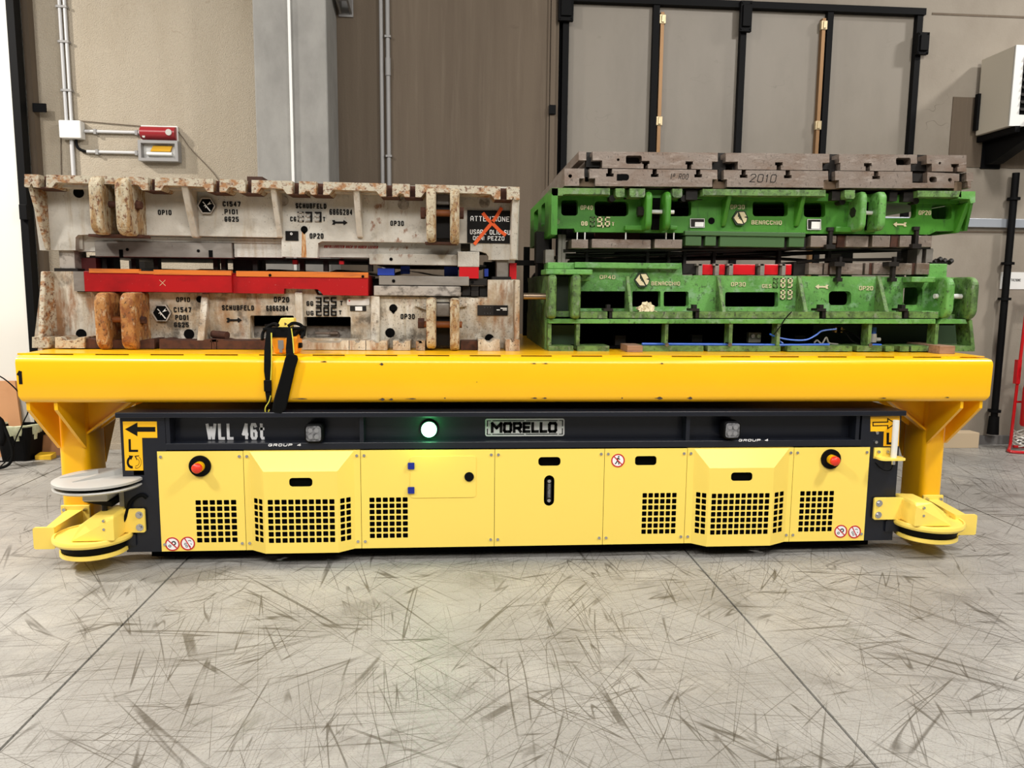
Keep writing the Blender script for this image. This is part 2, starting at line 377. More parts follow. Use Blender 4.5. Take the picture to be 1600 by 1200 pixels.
wlow_m = mat('stained_white_casting', lin(200, 194, 180), 0.6, layers=[
    ('n', lin(164, 150, 124), (0.05, 0.05, 0.6), 0.45, 0.68, 0.8),
    ('n', lin(146, 118, 80), (0.30, 0.30, 0.35), 0.47, 0.60, 0.75),
    ('n', lin(134, 86, 38), (0.07, 0.07, 0.30), 0.48, 0.62, 0.8, 0, (1.3, 0.44, 0.54)),
    ('n', lin(82, 72, 58), (0.10, 0.10, 0.12), 0.50, 0.64, 0.8, 0, (1.6, 0.44, 0.54)),
    ('n', lin(48, 38, 28), (0.011, 0.011, 0.016), 0.57, 0.65, 0.85, 0, (1.6, 0.40, 0.56))], bump=0.18, bscale=90)
rust_m = mat('rusted_flaking_paint', lin(180, 168, 142), 0.7, layers=[
    ('n', lin(146, 112, 66), (0.05, 0.05, 0.14), 0.46, 0.60, 0.9),
    ('n', lin(104, 62, 32), (0.025, 0.025, 0.045), 0.54, 0.63, 0.95),
    ('n', lin(58, 40, 28), (0.012, 0.012, 0.02), 0.58, 0.66, 0.85)], bump=0.35, bscale=90)
rail_m = mat('rust_edged_paint', lin(182, 173, 152), 0.65, layers=[
    ('n', lin(150, 100, 50), (0.07, 0.07, 0.05), 0.48, 0.60, 0.9),
    ('n', lin(98, 54, 26), (0.03, 0.03, 0.025), 0.54, 0.63, 0.9),
    ('n', lin(60, 40, 26), (0.012, 0.012, 0.012), 0.59, 0.66, 0.85)], bump=0.25, bscale=90)
brown_m = mat('brown_rust', lin(74, 40, 24), 0.8, layers=[('n', lin(48, 24, 14), (0.05, 0.05, 0.05), 0.45, 0.65, 0.9)])
steel_m = mat('brown_grey_steel', lin(128, 116, 106), 0.5, 0.3, layers=[
    ('n', lin(106, 82, 64), (0.25, 0.25, 0.12), 0.45, 0.7, 0.8),
    ('n', lin(168, 158, 148), (0.12, 0.12, 0.03), 0.55, 0.72, 0.6),
    ('n', lin(52, 44, 38), (0.014, 0.014, 0.03), 0.58, 0.68, 0.7)], bump=0.12, bscale=90)
greyp_m = mat('worn_grey_plate', lin(136, 130, 122), 0.5, 0.2, layers=[
    ('n', lin(108, 100, 90), (0.2, 0.2, 0.08), 0.45, 0.7, 0.8), ('n', lin(60, 54, 48), (0.02, 0.02, 0.02), 0.64, 0.74, 0.6)])
mott_m = mat('mottled_grey_plate', lin(168, 160, 150), 0.6, 0.1, layers=[('n', lin(86, 80, 72), (0.06, 0.06, 0.05), 0.46, 0.62, 0.85)])
green_m = mat('bright_green_casting', lin(62, 128, 30), 0.5, layers=[
    ('n', lin(46, 104, 24), (0.4, 0.4, 0.4), 0.45, 0.7, 0.8),
    ('n', lin(26, 58, 18), (0.05, 0.05, 0.14), 0.57, 0.72, 0.7)], bump=0.06, bscale=90)
glow_m = mat('worn_green_casting', lin(100, 158, 76), 0.5, layers=[
    ('n', lin(70, 124, 50), (0.25, 0.25, 0.25), 0.42, 0.64, 0.85),
    ('n', lin(130, 166, 126), (0.08, 0.08, 0.06), 0.53, 0.66, 0.7),
    ('n', lin(44, 62, 32), (0.022, 0.022, 0.03), 0.55, 0.66, 0.8, 0, (1.8, 0.38, 0.55))], bump=0.15, bscale=90)
gold_m = mat('grimy_green_casting', lin(96, 132, 66), 0.55, layers=[
    ('n', lin(58, 80, 40), (0.07, 0.07, 0.07), 0.44, 0.62, 0.9),
    ('n', lin(122, 132, 112), (0.05, 0.05, 0.08), 0.54, 0.66, 0.75),
    ('n', lin(30, 30, 20), (0.022, 0.022, 0.03), 0.56, 0.66, 0.9)], bump=0.22, bscale=90)
red_m = mat('scratched_red_paint', lin(166, 13, 17), 0.45, spec=0.3, layers=[
    ('n', lin(128, 11, 15), (0.4, 0.4, 0.3), 0.45, 0.66, 0.8), ('n', lin(80, 20, 16), (0.2, 0.2, 0.08), 0.62, 0.76, 0.8), ('n', lin(230, 180, 170), (0.02, 0.02, 0.008), 0.68, 0.72, 0.7)])
orange_m = mat('rusty_orange_strip', lin(206, 112, 28), 0.55, layers=[('n', lin(140, 70, 26), (0.3, 0.3, 0.04), 0.5, 0.72, 0.8)])
sred_m = mat('signal_red', lin(200, 16, 26), 0.32, coat=0.3)
blue_m = mat('blue_plastic', lin(24, 60, 168), 0.45)
sheet_m = mat('pressed_sheet_metal', lin(170, 168, 164), 0.35, 0.8)
wood_m = mat('raw_timber', lin(150, 118, 96), 0.75, layers=[('n', lin(112, 82, 62), (0.2, 0.02, 0.02), 0.45, 0.7, 0.8)])
dwood_m = mat('oil_soaked_timber', lin(66, 40, 26), 0.8, layers=[('n', lin(40, 22, 14), (0.02, 0.2, 0.02), 0.45, 0.7, 0.8)])
card_m = mat('cardboard', lin(190, 140, 98), 0.85, layers=[('n', lin(170, 120, 80), (0.4, 0.4, 0.4), 0.45, 0.7, 0.6)])
liner_m = mat('translucent_liner', lin(206, 210, 178), 0.35, layers=[('n', lin(150, 160, 120), (0.06, 0.06, 0.12), 0.5, 0.7, 0.7)])
cream_m = mat('cream_lettering', lin(206, 194, 156), 0.6)
dgreen_m = mat('green_shadow_rim', lin(24, 42, 20), 0.6)  # dark green that also paints the shadow around the emblem hexagon
ink_m = mat('black_lettering', lin(14, 12, 11), 0.7, spec=0.2)
wtext_m = mat('white_lettering', lin(246, 246, 246), 0.5)
redink_m = mat('red_marker', lin(150, 46, 40), 0.7)
orsp_m = mat('orange_spray', lin(226, 88, 26), 0.7)
gray_m = mat('light_grey_plastic', lin(182, 180, 174), 0.35)
lens_m = mat('lamp_lens', lin(120, 120, 122), 0.2, layers=[('n', lin(60, 60, 62), (0.02, 0.02, 0.02), 0.45, 0.6, 0.8)])
led_grey_m = mat('led_reflector', lin(150, 150, 152), .25, .3)
led_m = mat('green_beacon', (0.6, 1.0, 0.75), 0.3, emit=((0.25, 1.0, 0.45), 9.0))
paper_m = mat('stained_paper', lin(220, 206, 170), 0.8, layers=[('n', lin(120, 84, 50), (0.03, 0.03, 0.03), 0.52, 0.66, 0.9)])
orng_m = mat('remote_amber', lin(250, 158, 24), 0.4)
film_m = mat('crumpled_film', lin(214, 214, 204), 0.25)
clear_m = mat('clear_plastic', lin(235, 235, 230), 0.1, alpha=0.8)
silver_m = mat('silver_plate', lin(216, 216, 212), 0.45)

# ------------------------------------------------------------------ the hall
YW = 3.42
base = M().box(-14, 14, -9, 6.0, -0.30, -0.02)
fl = obj('floor', base, deep_m, kind='structure')
slabs = [(-14, -6.6), (-6.59, -3.636), (-3.624, -1.656), (-1.644, 1.507), (1.519, 4.094), (4.106, 8.0), (8.01, 14)]
for a, b in slabs:
    obj('floor_slab', M().box(a, b, -9, 6.0, -0.02, 0.0), floor_m, fl)

def xw(px, py=300, Y=YW): return at(px, py, Y)[0]
def zw(px, py, Y=YW): return at(px, py, Y)[1]
xl, xc0, xc1, xd0, xd1 = -14.0, -1.95, -1.10, xw(872, 150), xw(1436, 100)
ztop = 8.0
wl = obj('wall_left', M().box(xl, xc0, YW, YW + 0.3, 0, ztop), wall_left_m, kind='structure')
wm = obj('wall_back', M().box(xc0, xd0, YW, YW + 0.3, 0, ztop), wall_mid_m, kind='structure')
zd = zw(1160, 8)
wr = M().box(xd1, 14, YW, YW + 0.3, 0, ztop); wr.box(xd0, xd1, YW, YW + 0.3, zd, ztop)
obj('wall_right', wr, wall_right_m, kind='structure')
# concrete column standing proud of the wall
YC = 2.78
ca, cb = at(398, 140, YC)[0], at(512, 140, YC)[0]
tr = obj('trim_1', M().box(ca, cb, YC, YW - 0.001, 0, ztop), column_m, kind='structure', bevel=0.012, label='grey concrete column standing proud of the wall')
m = M(); p0 = at(449, 0, YC); p1 = at(459, 290, YC)
m.box(p1[0] - 0.012, p1[0] + 0.012, YC - 0.025, YC, 0.0, ztop)
obj('cable_trunking', m, white_m, tr, label='thin white trunking down the column')
# door of four panels in a black steel frame
dr = obj('door_1', M().box(xd0 + 0.01, xd1 - 0.01, YW + 0.10, YW + 0.16, 0, zd - 0.01), black_m, kind='structure', label='folding door backing')
bars = [(881, 12), (1022, 12), (1158, 12), (1291, 12), (1429, 12)]
bx = [xw(882, 160), xw(1021, 160), xw(1156, 160), xw(1289, 160), xw(1427, 160)]
for i in range(4):
    m = M().box(bx[i] + 0.022, bx[i + 1] - 0.022, YW + 0.045, YW + 0.10, 0.02, zd - 0.03)
    obj('door_panel', m, door_m, dr, bevel=0.004)
for x in bx:
    obj('frame_bar', M().box(x - 0.031, x + 0.031, YW - 0.02, YW + 0.06, 0.0, zd), black_m, dr)
obj('frame_rail', M().box(bx[0] - 0.05, bx[4] + 0.05, YW - 0.035, YW + 0.07, zd - 0.035, zd + 0.03), black_m, dr)
for x in (bx[1] + 0.064, bx[3] - 0.064):
    obj('edge_strip', M().box(x - 0.018, x + 0.018, YW - 0.012, YW + 0.05, 0.02, zd - 0.1), bronze_m, dr, label='bronze strip beside the black bar')
    for zz in (3.42, zd - 0.17):
        h = M().box(x - 0.032, x + 0.032, YW - 0.022, YW + 0.02, zz - 0.045, zz + 0.045); h.box(x - 0.014, x + 0.014, YW - 0.034, YW - 0.018, zz - 0.035, zz + 0.035)
        obj('latch', h, brass_m, dr, bevel=0.004, label='pale metal latch')
for x, wd, zz, hh in ((bx[0] - 0.01, 0.075, zd - 0.10, 0.14), (bx[2], 0.06, zd - 0.13, 0.15), (bx[4] + 0.02, 0.062, zd - 0.33, 0.11)):
    m = M().box(x - wd, x + wd, YW - 0.075, YW - 0.028, zz - hh, zz + hh)
    m.box(x - wd * 0.7, x + wd * 0.7, YW - 0.10, YW - 0.07, zz - hh * 0.7, zz + hh * 0.7)
    for sx in (-1, 1):
        for sz in (-1, 1): m.cyl((x + sx * wd * .78, YW - 0.085, zz + sz * hh * .85), (x + sx * wd * .78, YW - 0.07, zz + sz * hh * .85), 0.010, 8)
    obj('hinge_block', m, black_m, dr, bevel=0.006)
jx = xw(868, 170)
m = M().box(jx - 0.06, jx - 0.012, YW - 0.03, YW, 0, ztop).box(jx - 0.09, jx - 0.07, YW - 0.02, YW, 0, ztop)
jb = obj('trim_2', m, wall_mid_m, kind='structure', label='narrow jamb left of the folding door')
x, z = at(862, 173, YW)
m = M().box(x - 0.035, x + 0.035, YW - 0.06, YW - 0.03, z - 0.045, z + 0.045)
o = obj('hinge_plate', m, black_m, jb, bevel=0.004)
# rough panel recess behind the heater and horizontal joints on the right wall
m = M().box(xw(1485, 200), 9.0, YW - 0.012, YW, zw(1540, 262), zw(1500, 152))
obj('trim_3', m, wall_mid_m, kind='structure', label='brown patch of wall behind the heater')
for py in (24, 362, ):
    z = zw(1520, py); obj('trim_4' if py < 100 else 'trim_5', M().box(xd1 + 0.1, 9.0, YW - 0.006, YW, z - 0.01, z + 0.01), wall_mid_m, kind='structure')
obj('baseboard_right', M().box(xd1, 12, YW - 0.04, YW, 0, 0.10), mat('grey_kick_strip', lin(104, 102, 100), 0.6), kind='structure')
obj('baseboard_left', M().box(-12, xc0 - 0.3, YW - 0.03, YW, 0, 0.06), wall_left_m, kind='structure')

# white sliding leaf at the left edge
lf = thing('sliding_door_leaf', 'tall white sliding door leaf with black edge strip at left edge', 'door', (xw(10) - 1.0, 3.20, 0))
xe = at(47, 300, 3.2)[0]
obj('leaf_panel', M().box(xe - 3.0, xe - 0.07, 3.16, 3.25, 0.0, 5.2), leaf_m, lf)
obj('edge_gasket', M().box(xe - 0.075, xe - 0.005, 3.14, 3.25, 0.0, 5.2), black_m, lf)
x, z = at(41, 332, 3.14)
obj('roller_bracket', M().box(x - 0.04, x + 0.03, 3.09, 3.145, z - 0.07, z + 0.07), black_m, lf, bevel=0.004)
m = M().box(xw(52), xw(60), YW - 0.06, YW, 0, 5.6)
gp = obj('trim_6', m, white_m, kind='structure', label='white guide post beside the sliding leaf')
m = M().box(xw(60) + 0.002, xw(70), YW - 0.10, YW, 0, 5.6)  # strip coloured as the brown shade next to the leaf
gp2 = obj('trim_7', m, wall_mid_m, kind='structure', label='strip painting the brown shade beside the sliding leaf')
x, z = at(61, 168, 3.3)
m = M().box(x - 0.06, x + 0.06, 3.30, 3.32, z - 0.04, z + 0.04)
obj('strike_plate', m, black_m, gp2)

# ------------------------------------------------------------------ wall fittings on the left
def pipe(pts, r, Y=None): return M().tube(pts, r, 10, sm=1)
cd = thing('conduit_run', 'grey vertical conduit with junction box on beige wall', 'conduit', (xw(108), YW - 0.03, 2.6))
xa = xw(104, 110)
for dx, r, zt in ((-0.018, 0.016, 5.4), (0.03, 0.016, 5.4)):
    obj('pipe', M().tube([(xa + dx, YW - 0.025, 3.2), (xa + dx, YW - 0.025, zt)], r, 10, 1), pvc_m, cd, smooth=40)
x, z = at(110, 202, YW - 0.09)
bxm = M().box(x - 0.105, x + 0.10, YW - 0.10, YW, z - 0.085, z + 0.085)
jb_ = obj('junction_box', bxm, white_m, cd, bevel=0.012, label='white square junction box')
obj('pipe', M().tube([(xa + 0.02, YW - 0.025, z - 0.08), (xa + 0.02, YW - 0.025, 1.0)], 0.02, 10, 1), pvc_m, cd, smooth=40)
for zz in (3.55, 4.0, 4.32):
    obj('pipe_clip', M().box(xa - 0.045, xa + 0.055, YW - 0.048, YW, zz - 0.01, zz + 0.01), pvcd_m, cd)
for (a, b) in (((132, 205), (218, 206)), ((136, 237), (218, 237))):
    p = at(*a, YW - 0.03); q = at(*b, YW - 0.03)
    obj('pipe', M().tube([(p[0], YW - 0.03, p[1]), (q[0], YW - 0.03, p[1])], 0.016, 10, 1), pvc_m, cd, smooth=40)
    for f in (0.2, 0.95):
        xx = p[0] + (q[0] - p[0]) * f; obj('pipe_clip', M().box(xx - 0.012, xx + 0.012, YW - 0.052, YW, p[1] - 0.026, p[1] + 0.02), pvcd_m, cd)
p = at(119, 214, YW - 0.03); q = at(134, 237, YW - 0.03)
obj('elbow', M().tube([(p[0], YW - .03, p[1]), (p[0], YW - .03, p[1] - .08), (p[0] + .03, YW - .03, q[1] + .02), (q[0], YW - .03, q[1])], 0.014, 8), black_m, cd, smooth=40)
x, z = at(246, 207, YW - 0.08)
al = thing('alarm_sounder', 'small red alarm light above the emergency lamp on beige wall', 'alarm', (x, YW, z - 0.06))
m = M(); pts = [(YW, z - .065)] + [(YW - .02 - .085 * math.sin(t), z - .065 + .13 * (1 - math.cos(t)) / 2) for t in [PI * i / 8 for i in range(9)]] + [(YW, z + .065)]
m.prismx(pts, x - .165, x + .165); obj('lens', m, mat('dull_red_lens', lin(150, 30, 38), .35), al, smooth=30)
obj('base', M().box(x - .175, x + .175, YW - .03, YW, z - .075, z + .075), white_m, al, bevel=.005)
obj('end_cap', M().cyl((x + .115, YW - .112, z), (x + .115, YW - .095, z), .03, 14).cyl((x - .13, YW - .09, z - .04), (x - .13, YW - .07, z - .04), .014, 10), gray_m, al)
x, z = at(248, 236, YW - 0.08)
el = thing('emergency_lamp', 'grey framed emergency lamp with yellow reflector below red alarm', 'lamp', (x, YW, z - 0.1))
o4 = [(x - .19, z - .10), (x + .19, z - .10), (x + .19, z + .10), (x - .19, z + .10)]; i4 = [(x - .16, z - .07), (x + .16, z - .07), (x + .16, z + .07), (x - .16, z + .07)]
obj('frame', M().prism(o4, YW - .10, YW, [i4]), pvcd_m, el, bevel=.003)
obj('reflector', M().box(x - .16, x + .16, YW - .03, YW - .005, z - .07, z + .07), silver_m, el)
obj('gold_reflector', M().prism([(x - .09, z + .0), (x + .10, z + .0), (x + .12, z + .055), (x - .06, z + .055)], YW - .055, YW - .03), mat('gold_foil', lin(210, 160, 40), .3, .6), el)
obj('tube_lamp', M().cyl((x - .12, YW - .06, z - .025), (x + .12, YW - .06, z - .025), .018, 12), white_m, el, smooth=40)
# loose wire draped from fittings
m = M(); q = [at(a, b, YW - .012) for a, b in ((108, 187), (150, 191), (220, 197), (270, 200), (300, 235), (335, 272), (352, 300))]
m.tube([(a, YW - .012, b) for a, b in q], .004, 5); obj('loose_wire', m, wall_mid_m, label='thin loose wire sagging from junction box past the red alarm', cat='wire')
m = M(); q = [at(a, b, YW - .012) for a, b in ((94, 190), (95, 225), (96, 270), (98, 300))]
m.tube([(a, YW - .012, b) for a, b in q], .004, 5); obj('loose_wire', m, wall_mid_m, label='thin wire hanging straight down left of the junction box', cat='wire')
# centre conduits and bracket
cc = thing('conduit_pair', 'pair of dull grey vertical conduits on brown wall right of column', 'conduit', (xw(605), YW, 1.0))
for dx, r in ((-.035, .02), (.03, .022)):
    obj('pipe', M().tube([(xw(604) + dx, YW - .025, .4), (xw(604) + dx, YW - .025, 5.6)], r, 10, 1), pvcd_m, cc, smooth=40)
xx = xw(604) + .03
for zz in (3.0, 4.15): obj('pipe_clip', M().box(xx - .03, xx + .03, YW - .055, YW, zz - .01, zz + .01), pvcd_m, cc)
obj('sleeve', M().cyl((xx, YW - .03, 3.78), (xx, YW - .03, 3.95), .027, 12), pvcd_m, cc, smooth=40)
x, z = at(537, 8, YW - .1)
m = M().prismx([(YW - .3, z - .02), (YW, z - .06), (YW, z + .12), (YW - .02, z + .12), (YW - .3, z + .05)], x - .05, x - .03)
m.prismx([(YW - .3, z - .02), (YW, z - .06), (YW, z + .12), (YW - .02, z + .12), (YW - .3, z + .05)], x + .05, x + .07)
m.box(x - .06, x + .08, YW - .02, YW, z - .08, z + .13).box(x - .03, x + .05, YW - .3, YW - .27, z - .02, z + .04)
obj('wall_bracket', m, pvcd_m, label='small grey steel bracket high beside the column', cat='bracket')

# ------------------------------------------------------------------ right wall fittings
x0, x1 = xw(1300, 343), 9.0
z0, z1 = zw(1560, 356), zw(1560, 342.5)
obj('wall_rail', M().box(x0, x1, YW - .05, YW, z0, z1), galv_m, label='pale grey horizontal rail along the right wall', cat='rail', bevel=.004)
dp = thing('drain_pipe', 'black vertical drain pipe on the right wall', 'pipe', (xw(1562, 500), YW, .15))
xp = xw(1565, 420)
obj('pipe', M().tube([(xp, YW - .09, .32), (xp, YW - .09, zw(1572, 272))], .036, 14, 1), black_m, dp, smooth=40)
for py in (312, 412, 467, 640):
    z = zw(1565, py); obj('pipe_collar', M().cyl((xp, YW - .09, z - .014), (xp, YW - .09, z + .014), .062, 14).box(xp - .015, xp + .015, YW - .05, YW, z - .012, z + .012), black_m, dp, smooth=40)
obj('spout', M().cyl((xp, YW - .09, .13), (xp, YW - .09, .33), .06, 14, .05), black_m, dp, smooth=40)
sg = thing('wall_sign', 'white paper sign reading ZONA ACCETTAZIONE on the right wall', 'sign', (xw(1583), YW, zw(1583, 452)))
q0 = at(1564, 425, YW); q1 = at(1601, 452, YW)
obj('sheet', M().box(q0[0], q0[0] + .40, YW - .006, YW, q1[1], q0[1]), white_m, sg)
text('ZONA', 1567, 1577, 429, 433, YW - .006, dark_m, sg, depth=.002, wt=.14)
text('ACCETTAZIONE', 1567, 1595, 435.5, 439.5, YW - .006, dark_m, sg, depth=.002, wt=.14)
# unit heater
YH = 2.86
hx0 = at(1583, 130, YH)[0]; hz0 = at(1590, 197, YH)[1]; hz1 = at(1590, 70, YH)[1]; hx1 = hx0 + 1.0
uh = thing('unit_heater', 'white box unit heater on black brackets high on right wall', 'heater', (hx0 + .5, YW, hz0))
obj('casing', M().box(hx0, hx1, YH + .01, YW - .06, hz0, hz1), mat('beige_heater_side', lin(196, 188, 172), .5), uh, bevel=.006)
obj('front_frame', M().prism([(hx0, hz0), (hx1, hz0), (hx1, hz1), (hx0, hz1)], YH, YH + .02, [[(hx0 + .09, hz0 + .11), (hx1 - .09, hz0 + .11), (hx1 - .09, hz1 - .08), (hx0 + .09, hz1 - .08)]]), white_m, uh)
obj('grille_backing', M().box(hx0 + .08, hx1 - .08, YH + .004, YH + .012, hz0 + .1, hz1 - .07), black_m, uh)
for k in range(8):
    zz = hz0 + .15 + k * .07; obj('louvre', M().hexa([(hx0 + .09, YH - .02, zz), (hx1 - .09, YH - .02, zz), (hx1 - .09, YH + .006, zz + .03), (hx0 + .09, YH + .006, zz + .03)], [(hx0 + .09, YH - .02, zz - .005), (hx1 - .09, YH - .02, zz - .005), (hx1 - .09, YH + .006, zz + .025), (hx0 + .09, YH + .006, zz + .025)]), dark_m, uh)
obj('back_flange', M().box(hx0 - .03, hx1 + .03, YW - .10, YW - .05, hz0 + .05, hz1 - .35), black_m, uh)
for xx in (hx0 + .05, hx1 - .1):
    obj('support_bar', M().box(xx, xx + .05, YH - .02, YW, hz0 - .06, hz0 - .002), black_m, uh)
q = at(1535, 240, YW)
m = M().prismx([(YW, q[1] - .12), (YW, q[1] + .12), (YW - .02, q[1] + .12), (YW - 1.1, q[1] + .34), (YW - 1.1, q[1] + .22), (YW - .12, q[1] - .12)], q[0] + .02, q[0] + .16)
m.box(q[0] - .02, q[0] + .20, YW - .02, YW, q[1] - .16, q[1] + .18)
obj('cantilever_bracket', m, black_m, label='black cantilever bracket on right wall below the heater', cat='bracket', bevel=.004)
# fire extinguisher on its stand
xs, ys = at(1584, 640, 3.15)[0], 3.15
zt = at(1590, 444, ys)[1]
st = thing('extinguisher_stand', 'red tubular stand with small extinguisher sign at right edge', 'stand', (xs, ys, 0))
m = M().tube([(xs - .16, ys - .18, .02), (xs - .02, ys - .02, .04), (xs, ys, .14), (xs + .01, ys, .6), (xs + .06, ys + .02, zt)], .016, 8, 6)
obj('pole', m, sred_m, st, smooth=40)
obj('foot_loop', M().tube([(xs - .16, ys - .18, .02), (xs - .14, ys - .24, .017), (xs + .05, ys - .28, .017), (xs + .32, ys - .26, .017), (xs + .34, ys - .05, .017), (xs + .02, ys - .02, .03)], .016, 8, 6), sred_m, st, smooth=40)
obj('crossbar', M().tube([(xs, ys, .52), (xs + .22, ys, .52)], .012, 8, 1).box(xs - .025, xs + .02, ys - .03, ys + .02, .72, .98), sred_m, st)
obj('sign_plate', M().box(xs + .05, xs + .27, ys - .02, ys - .008, zt - .19, zt), sred_m, st)
m = M().box(xs + .075, xs + .14, ys - .024, ys - .02, zt - .17, zt - .03)
obj('sign_symbol', m, wtext_m, st)
obj('extinguisher_symbol', M().prism(rr(xs + .093, zt - .155, xs + .121, zt - .075, .008), ys - .027, ys - .023).prism(rr(xs + .10, zt - .072, xs + .114, zt - .05, .005), ys - .027, ys - .023), sred_m, st)
obj('flame_symbol', M().prism([(xs + .16, zt - .16), (xs + .2, zt - .16), (xs + .215, zt - .12), (xs + .195, zt - .07), (xs + .18, zt - .10), (xs + .165, zt - .09), (xs + .15, zt - .13)], ys - .026, ys - .02), orng_m, st)
xe_ = xs + .12; ex = thing('fire_extinguisher', 'red fire extinguisher with black hose hanging on the red stand', 'extinguisher', (xe_, ys - .1, .27))
obj('cylinder', M().lathe((xe_, ys - .1, .27), [(0, 0), (.085, 0), (.095, .02), (.095, .40), (.08, .47), (.035, .51), (.03, .54), (0, .54)], 24), sred_m, ex, smooth=50)
obj('valve', M().box(xe_ - .03, xe_ + .03, ys - .12, ys - .08, .80, .86).box(xe_ - .10, xe_ + .02, ys - .11, ys - .09, .87, .885), black_m, ex, bevel=.004)
obj('hose', M().tube([(xe_ - .02, ys - .12, .84), (xe_ - .10, ys - .14, .86), (xe_ - .13, ys - .14, .97), (xe_ - .03, ys - .14, 1.05), (xe_ + .08, ys - .14, 1.0), (xe_ + .12, ys - .13, .8), (xe_ + .11, ys - .12, .5)], .014, 8, 5), black_m, ex, smooth=40)
obj('label_plate', M().lathe((xe_, ys - .1, .36), [(.0955, 0), (.097, 0), (.097, .24), (.0955, .24)], 12, math.radians(215), math.radians(300)), white_m, ex)
obj('hang_tag', M().box(xe_ - .05, xe_ + .01, ys - .20, ys - .198, .66, .80), white_m, ex)
m = M()
for k in range(7):
    t = k * .4; m.tube([(xe_ + .06 + .13 * math.cos(a + t), ys + .02 + .10 * math.sin(a + t), .05 + .022 * k + .02 * math.sin(3 * a)) for a in [i * PI / 6 for i in range(12)]], .008, 6, 2)
obj('cable_coil', m, film_m, label='coil of clear tubing lying on floor behind the extinguisher stand', cat='tubing', kind=None)
q = at(1490, 672, 3.32)
m = M().box(q[0] - .25, q[0] + .22, 3.20, 3.36, .0, .17)
obj('timber_plank', m, mat('pale_timber', lin(196, 176, 146), .7), label='short pale timber block on the floor against the right wall', cat='timber', bevel=.004)

# ------------------------------------------------------------------ corner on the left: bin, boxes, cables
bxp = at(33, 690, 3.0)[0]
bn = thing('waste_bin', 'black waste bin with pale plastic liner on floor at far left', 'bin', (bxp, 3.0, 0))
m = M(); n = 4
def ring(r, z): return [(bxp + a * r, 3.0 + b * r) for a, b in rr(-1, -1, 1, 1, .35)], z
def loft(m, rings):
    k = len(rings[0][0]); vs = []; fs = []
    for pts, z in rings: vs += [(p[0], p[1], z) for p in pts]
    for i in range(len(rings) - 1):
        for j in range(k): fs.append((i * k + j, i * k + (j + 1) % k, (i + 1) * k + (j + 1) % k, (i + 1) * k + j))
    fs.append(tuple(range(k))); return m.add(vs, fs)
loft(m, [ring(.13, 0), ring(.165, .33), ring(.155, .33), ring(.12, .03)]); obj('bin_body', m, black_m, bn)
m = M(); k = 32; rings_ = []
for r, z, am in ((.166, .255, .006), (.176, .30, .008), (.18, .345, .006), (.17, .35, .004), (.155, .30, .012), (.14, .2, .02)):
    pts = []
    for i in range(k):
        a = 2 * PI * i / k; pts.append((bxp + (r + am * math.sin(i * 5.1)) * 1.08 * math.cos(a), 3.0 + (r + am * math.sin(i * 7.3)) * 1.08 * math.sin(a)))
    rings_.append((pts, z))
vs = []; fs = []
for i, (pts, z) in enumerate(rings_): vs += [(p[0], p[1], z + (.005 * math.sin(j * 2.3 + i)) * (1 if i < 2 else .3)) for j, p in enumerate(pts)]
for i in range(len(rings_) - 1):
    for j in range(k): fs.append((i * k + j, i * k + (j + 1) % k, (i + 1) * k + (j + 1) % k, (i + 1) * k + j))
m.add(vs, fs); obj('bin_liner', m, liner_m, bn, smooth=60, label='pale translucent liner folded over the rim')
q = at(36, 592, 3.3)
m = M().hexa([(q[0] - .9, 3.10, 0), (q[0] + .10, 3.10, 0), (q[0] + .02, 3.16, q[1]), (q[0] - .9, 3.16, q[1])], [(q[0] - .9, 3.13, 0), (q[0] + .10, 3.13, 0), (q[0] + .02, 3.19, q[1]), (q[0] - .9, 3.19, q[1])])
for vv in range(len(m.v)): m.v[vv] = (m.v[vv][0], m.v[vv][1] - .04, m.v[vv][2])
obj('cardboard_sheet', m, card_m, label='brown cardboard sheet leaning on the white leaf behind the bin', cat='cardboard')
q = at(78, 680, 3.2)
m = M().box(q[0] - .05, q[0] + .18, 3.12, 3.32, 0, .20)
cb_ = obj('cardboard_box', m, card_m, label='small brown cardboard box on floor right of the bin', cat='box', bevel=.004)
q = at(60, 675, 3.2)
m = M().box(q[0] - .03, q[0] + .10, 3.26, 3.36, 0, .33)
obj('dark_carton', m, dark_m, label='narrow dark carton standing between bin and cardboard box', cat='carton', bevel=.004)
q = at(66, 697, 2.95)
m = M().prismx([(2.92, .0), (3.02, .0), (3.02, .06), (2.92, .045)], q[0] - .06, q[0] + .09)
obj('yellow_case', m, mat('yellow_case', lin(220, 176, 40), .5), label='small yellow case lying on floor right of the bin', cat='case', bevel=.004)
def floor_pt(px, py, z=.012):
    vv = CF * FPX + CR * (px - 800) - CU * (py - 600); t = (z - CAM.z) / vv.z; p = CAM + vv * t; return (p.x, p.y, z)
m = M().tube([floor_pt(-30, 712), floor_pt(20, 709), floor_pt(55, 708), floor_pt(80, 702), floor_pt(95, 697)], .014, 8)
obj('power_cable', m, rubber_m, label='thick black cable on floor in front of the bin', cat='cable', smooth=40)
m = M().tube([floor_pt(-30, 722, .008), floor_pt(30, 719, .008), floor_pt(90, 709, .008), floor_pt(140, 700, .008)], .007, 8)
obj('power_cable', m, rubber_m, label='thin black cable curving across the floor towards the yellow leg', cat='cable', smooth=40)
xg = at(4, 660, 2.6)[0]
tw = thing('cable_stand', 'black post with hanging cables at the left edge beside the bin', 'stand', (xg, 2.6, 0))
obj('cable_clamp', M().tube([(xg - .12, 2.6, .50), (xg - .02, 2.6, .44), (xg + .0, 2.6, .30), (xg - .03, 2.6, .22)], .03, 10, 4), black_m, tw, smooth=40)
